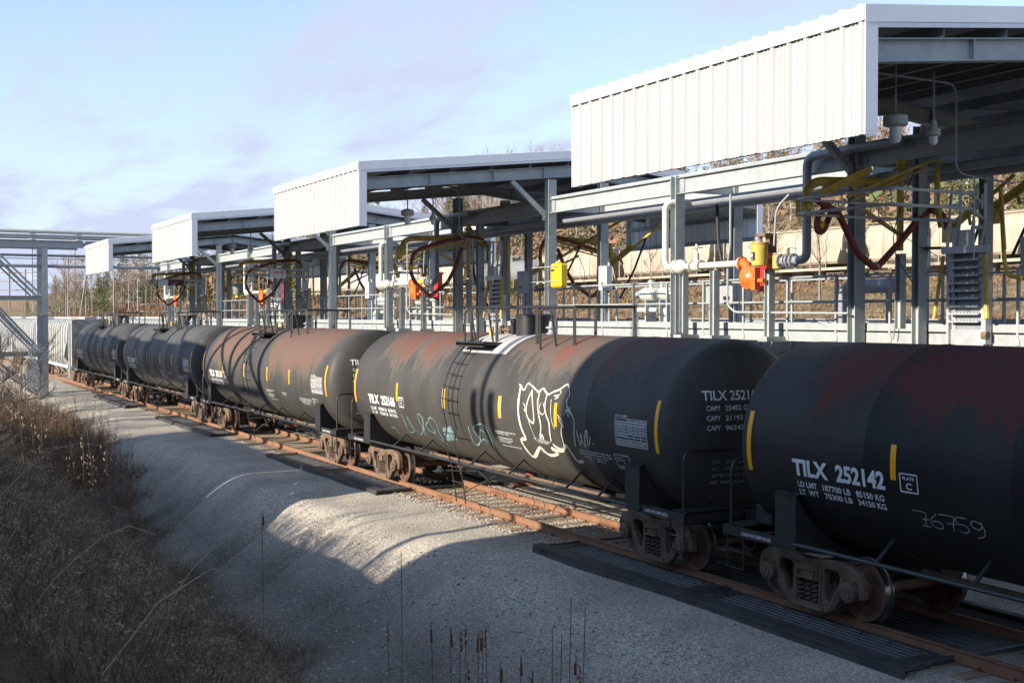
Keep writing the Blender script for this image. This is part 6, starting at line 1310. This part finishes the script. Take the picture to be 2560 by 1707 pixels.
def sow(name, n, region, mix_, hfun, seed):
    rd = random.Random(seed); Ps = []; Is = []; c = 0
    while c < n:
        p = region(rd)
        if p is None: continue
        x, y = p; kd = rd.choices(list(mix_), list(mix_.values()))[0]; T, I = rd.choice(PW[kd]); h = hfun(x, y, rd) * (.8 if kd == 'grass' else 1); a = rd.uniform(0, 6.28); ca, sa = math.cos(a), math.sin(a); z = gz(x, y) - .03
        Q = T * np.array([.6 + .4 * h, .6 + .4 * h, h]); X = Q[..., 0] * ca - Q[..., 1] * sa + x; Y = Q[..., 0] * sa + Q[..., 1] * ca + y; Ps.append(np.stack([X, Y, Q[..., 2] + z], -1).reshape(-1, 3)); Is.append(I); c += 1
    P = np.concatenate(Ps); return tri_object(name, P, np.arange(len(P)).reshape(-1, 3), [M['w_dry'], M['w_green'], M['w_puff'], M['w_red']], np.concatenate(Is))
def reg(y0, y1, xl=None):
    def f(rd):
        y = y0 + (y1 - y0) * rd.random() ** 1.25; e = weed_edge(y); x = e - (e - max(.3, y * .085 - 1.6)) * rd.random() ** .9
        return (x, y)
    return f
def wh(x, y, rd): return rd.uniform(.45, .95) * (1.0 if x > 3 else .9) * (1.15 if y > 40 else 1)
sow('weed_thicket', 9000, reg(7.5, 30), dict(gold=.46, leafy=.40, twiggy=.05, grass=.09), wh, 1)
sow('weed_thicket', 6500, reg(26, 72), dict(gold=.48, leafy=.25, twiggy=.12, grass=.15), wh, 2)
def edge_reg(rd):
    y = rd.uniform(14, 60); return (weed_edge(y) + rd.gauss(.05, .28), y)
sow('dry_grass_fringe', 2600, edge_reg, dict(grass=.7, gold=.3), lambda x, y, rd: rd.uniform(.25, .6), 3)
# sunlit thicket of red twigs and pale pods beside the shoulder
def sun_reg(rd):
    y = rd.uniform(36, 56); return (weed_edge(y) + rd.uniform(-2.6, .2), y)
sow('twig_thicket', 230, sun_reg, dict(twiggy=.75, grass=.25), lambda x, y, rd: rd.uniform(1.0, 2.0), 4)
# long pale arching stems lying over the weeds
mb = MB(); rd = random.Random(8)
for i in range(22):
    y = rd.uniform(7, 22); x = rd.uniform(max(.4, y * .085 - 1.3), weed_edge(y) - .4); z = gz(x, y) + .3; a = rd.uniform(-.6, 1.6); L_ = rd.uniform(.5, 1.1); P = [V((x + math.cos(a) * L_ * t, y + math.sin(a) * L_ * t * .6, z + L_ * .62 * math.sin(t * 1.9) + rd.uniform(-.02, .02))) for t in (0, .2, .4, .6, .8, 1)]
    mb.tube(P, .0045, 3, False, [.006, .006, .005, .004, .003, .002])
mb.build('fallen_stems', M['w_stem'], None, kind='stuff')
# sunlit tan brush on the bank beyond the shadow, hiding the foot of the tower
M['w_tan'] = mat('tan_dry_grass', (.38,.27,.145), .9, 0, .5, 1.0, (.20,.13,.08)); M['w_olive'] = mat('olive_leaf', (.16,.15,.075), .8)
def tan_reg(rd):
    y = rd.uniform(44, 68); xl = y * .085 - 1.8; xr = 7.7 - .5 * sstep(58, 68, y) + .3 * math.sin(y * .8); return (xl + (xr - xl) * rd.random() ** .8, y)
o = sow('tan_brush', 5200, tan_reg, dict(gold=.35, grass=.25, twiggy=.25, leafy=.15), lambda x, y, rd: rd.uniform(.5, 1.05) * (1.15 + .35 * math.sin(x * 1.7 + y * .9)), 9)
o.data.materials[0] = M['w_tan']; o.data.materials[1] = M['w_olive']
P_ = []; mi = []; rd = random.Random(21)
for i in range(2600):
    x, y = tan_reg(rd); n = 12; P_.append(blades(x, y, gz(x, y) - .05, rd.uniform(.4, 1.15) * (1 + .3 * math.sin(x * 2 + y)), n, .35, .014, .7)); mi += [rd.choice((0, 0, 1, 2))] * n
P_ = np.concatenate(P_); tri_object('tan_grass', P_, np.arange(len(P_)).reshape(-1, 3), [M['w_tan'], M['w_olive'], M['brush2']], np.array(mi))
# individual tall stalks
def stalk(name, lab, cat, group, x, y, h, head, lean=(0, 0), seed=0):
    z = gz(x, y) - .05; o = thing(name, lab, cat, (x, y, z), group); rd = random.Random(seed)
    top = V((x + lean[0], y + lean[1], z + h)); pts = [V((x, y, z)).lerp(top, t) + V((math.sin(t * 3 + seed) * .02, 0, 0)) for t in (0, .35, .7, 1)]
    gal(lambda b: b.tube(pts, .006, 5), 'stem', o, M['w_dry'])
    if head == 'cattail' or head == 'fluffy':
        d = (pts[3] - pts[2]).normalized(); a = top - d * .26
        gal(lambda b: b.tube([a, a + d * .012, a + d * .16, a + d * .175], .018, 9, True, [.008, .017, .017, .008]), 'seed_head', o, M['cat'], smooth=True); gal(lambda b: b.tube([a + d * .17, top + d * .02], .004, 4), 'tip', o, M['w_dry'])
        if head == 'fluffy':
            def fl(b):
                for i in range(90):
                    c = a + d * rd.uniform(.02, .19) + V((rd.gauss(0, .028), rd.gauss(0, .028), rd.gauss(0, .02))); s = .016; b.add([c + V((rd.gauss(0, s), rd.gauss(0, s), rd.gauss(0, s))) for _ in range(3)], [(0, 1, 2)])
            gal(fl, 'fluff', o, M['fluff'])
        for i in range(2):
            a_ = rd.uniform(0, 6.28); e = V((x, y, z)) + V((math.cos(a_) * .35, math.sin(a_) * .35, h * rd.uniform(.45, .7))); gal(lambda b: b.add([V((x - .008, y, z)), V((x + .008, y, z)), e * .5 + V((x, y, z)) * .5 + V((.008, 0, .1)), e], [(0, 1, 2), (0, 2, 3)]), 'leaf_blade', o, M['w_straw'])
    if head == 'pods':
        for i in range(7):
            a_ = rd.uniform(0, 6.28); c = V((x, y, z)).lerp(top, rd.uniform(.7, 1)) + V((math.cos(a_), math.sin(a_), 0)) * rd.uniform(.03, .14); gal(lambda b: b.lathe([(.003, -.04), (.015, -.015), (.013, .015), (.002, .04)], c, (rd.gauss(0, .5), rd.gauss(0, .5), 1), 6), 'seed_pod', o, M['pod'])
        for i in range(3):
            a_ = rd.uniform(0, 6.28); p = V((x, y, z)).lerp(top, rd.uniform(.4, .8)); gal(lambda b: b.tube([p, p + V((math.cos(a_) * .15, math.sin(a_) * .15, .25))], .004, 4), 'side_twig', o, M['w_red'])
    return o
M['cat'] = mat('cattail_brown', (.13,.05,.028), .85); M['fluff'] = mat('cattail_fluff', (.52,.45,.40), .95); M['w_straw'] = mat('straw_leaf', (.30,.24,.15), .9); M['pod'] = mat('pale_pod', (.36,.31,.19), .8)
def ray_at(xp, yp, dist):
    u = V((math.cos(TH), -math.sin(TH), 0)); w = u.cross(fwd); d = fwd + u * ((xp - 1280) / 3050.) - w * ((yp - 853.5) / 3050.); return V((0, 0, 4.47)) + d * dist
cats = [(1081, 1545, 'cattail', 'leftmost cattail of the row in the ditch'), (1128, 1558, 'cattail', 'straight cattail next right of the leftmost one'), (1150, 1570, 'fluffy', 'burst fluffy cattail between two brown ones'), (1168, 1555, 'cattail', 'tall brown cattail right of the burst one'), (1195, 1570, 'cattail', 'left stem of the close pair of cattails'), (1200, 1568, 'cattail', 'right stem of the close pair of cattails'), (1216, 1562, 'fluffy', 'half burst cattail right of the close pair'),
        (1171, 1645, 'fluffy', 'lowest burst cattail, white tufted'), (1250, 1645, 'cattail', 'short cattail left of the big one near the frame bottom'), (1307, 1630, 'cattail', 'thickest brown cattail near the bottom edge'), (1331, 1668, 'cattail', 'low cattail right of the thickest one'), (1436, 1632, 'cattail', 'thin cattail beside the tall bare stalks'), (1452, 1655, 'fluffy', 'rightmost burst cattail with curled fluff'), (970, 1545, 'fluffy', 'lone cattail left of the row over the gravel'), (655, 1272, 'cattail', 'very tall lone cattail standing up before the gravel slope')]
for i, (xp, yp, hd, lab) in enumerate(cats):
    d = 15.5 + (i % 4) * .5 if i < 14 else 22.5; P = ray_at(xp, yp, d); g_ = gz(P.x, P.y); stalk('cattail', lab, 'cattail', 'cattails in the ditch', P.x, P.y, P.z - g_, hd, (0.02 * (i % 3 - 1), 0), i)
for i, (xp, yp, lab) in enumerate(((1424, 1487, 'tallest bare dark stalk right of the cattails'), (1456, 1510, 'bare dark stalk with a side twig right of the tallest'), (1396, 1575, 'short bare stalk left of the tallest one'), (1374, 1560, 'slim bare stalk left of the pair of tall stalks'), (1000, 1370, 'single thin stalk in front of the gravel shoulder'))):
    P = ray_at(xp, yp, 15.5 if i < 4 else 20); stalk('dead_stalk', lab, 'stalk', 'bare dead stalks', P.x, P.y, P.z - gz(P.x, P.y), None, (.03, 0), i + 3)
for i, (xp, yp) in enumerate(((62, 1020), (85, 1024), (37, 1042), (105, 1050), (120, 1055), (170, 1037), (182, 1032), (240, 1067), (270, 1070), (215, 1080), (268, 1088), (127, 1035), (200, 1110), (250, 1125), (90, 1075))):
    P = ray_at(xp, yp, 24 + (i * 7 % 9)); g_ = gz(P.x, P.y); stalk('pod_stalk', 'tall dry stalk with pale seed pods rising over the left bank', 'stalk', 'pale podded stalks on the left bank', P.x, P.y, max(.8, P.z - g_), 'pods', (rt.uniform(-.3, .3), 0), i)
# a leafless bush at the left edge, in front of the bridge tower
for i, (xp, z, s) in enumerate(((12, 55, 1.25), (50, 62, 1.15), (-25, 45, 1.3))):
    X, Y = at_col(xp, z); plant_tree('shrub', i, X, Y, s, ['leafless bush at the left edge before the steel tower', 'smaller leafless bush nearer the electrical cabinet', 'dark leafless bush cut by the left edge of the frame'][i], 'shrub', 'bushes on the near bank', rz=1.0 + i)
for i, (x, y, lab) in enumerate(((10.0, 31.2, 'small white scrap of litter on the shaded gravel, nearer one'), (10.55, 32.6, 'small white scrap of litter on the shaded gravel, farther one'))):
    mb = MB(); z = gz(x, y); mb.add([(x, y, z + .01), (x + .12, y + .03, z + .03), (x + .13, y + .12, z + .09), (x + .02, y + .1, z + .02)], [(0, 1, 2, 3)]); tag(recentre(mb.build('litter', M['signw'])), lab, 'litter', 'litter on the gravel')
# ---------------------------------------------------------------- unseen shadow casters left of the view; the grey blocks are added for shade
def blocker(name, lab, x0, x1, y0, y1, z1):  # plain roofed box, added unseen to block the sun
    o = thing(name, lab, 'blocker', ((x0 + x1) / 2, (y0 + y1) / 2, 0)); z0 = -1.5
    mb = MB(); mb.box(x0, x1, y0, y1, z0, z1); mb.build('wall', M['blocker'], o); mb = MB(); mb.box(x0 - .2, x1 + .2, y0 - .2, y1 + .2, z1 + .002, z1 + .2); mb.build('roof', M['galv_d'], o)
blocker('shade_blocker', 'tall unseen block added to shade the nearest tank car', -22, -9, -24, 19.3, 13.2); blocker('shade_blocker', 'lower unseen block added to shade the near gravel', -16, -9, 19.55, 21.8, 8.6)  # added, sized to shade the nearest tank car and gravel
blocker('shade_blocker', 'low unseen block added to shade the gravel, nearer one', -14, -9, 29.6, 34.6, 7.9); blocker('shade_blocker', 'low unseen block added to shade the gravel, farther one', -14, -9, 35.1, 48.6, 7.72)  # added, low enough to shade the ground but not the tanks
# steel trestle that carries a conveyor, out of view to the left
tr = thing('conveyor_trestle', 'steel conveyor trestle out of view to the left', 'trestle', (-8, 42, 0)); XT = -6.5
for yy in (40.6, 44.4, 48.2, 56, 64, 72, 80): gal(lambda b: b.bar((XT, yy, -1), (XT, yy, 12.5), .26), 'trestle_leg', tr)
for a, c in ((40.6, 44.4), (44.4, 48.2)):
    for z0_, z1_ in ((5.5, 9.0), (9.0, 12.4)): gal(lambda b: b.bar((XT, a, z0_), (XT, c, z1_), .2), 'trestle_brace', tr); gal(lambda b: b.bar((XT + .3, c, z0_), (XT + .3, a, z1_), .2), 'trestle_brace', tr)
    gal(lambda b: b.bar((XT, a, 9.0), (XT, c, 9.0), .2), 'trestle_brace', tr)
gal(lambda b: b.box(XT - 1, XT, 49.5, 84, 9.2, 10.5), 'conveyor_gallery', tr)
for i in range(11):
    yy = 50 + i * 3; gal(lambda b: b.bar((XT, yy, 10.5), (XT, yy + 3, 12.6 if i % 2 else 10.6), .16), 'gallery_truss', tr); gal(lambda b: b.bar((XT, yy, 9.2), (XT, yy + 2.6, 6.5), .25), 'gallery_truss', tr)
up = thing('utility_pole', 'utility pole with two transformers out of view to the left', 'utility pole', (-10, 23.25, 0)); gal(lambda b: b.tube([(-10, 23.25, -1), (-10, 23.25, 15.5)], .11, 8), 'pole_shaft', up, M['wood']); 
for d in (-.42, .42): gal(lambda b: b.cyl((-10, 23.25 + d, 10.4), (-10, 23.25 + d, 11.3), .17, 12), 'transformer', up, M['galv_d'])
for i, (x, y, s) in enumerate(((-7, 24.2, .62), (-8, 26.0, .66), (-9, 28.0, .7), (-12, 52.5, .9), (-10, 53.5, .9), (-9, 60, .95), (-11, 66, 1.0), (-8, 71, .9), (-12, 76, 1.1), (-7, 56.5, .8))):
    plant_tree('bare', i % 3, x, y, s * .78, 'leafless tree out of view to the left', 'tree', 'bare trees out of view', z=0)
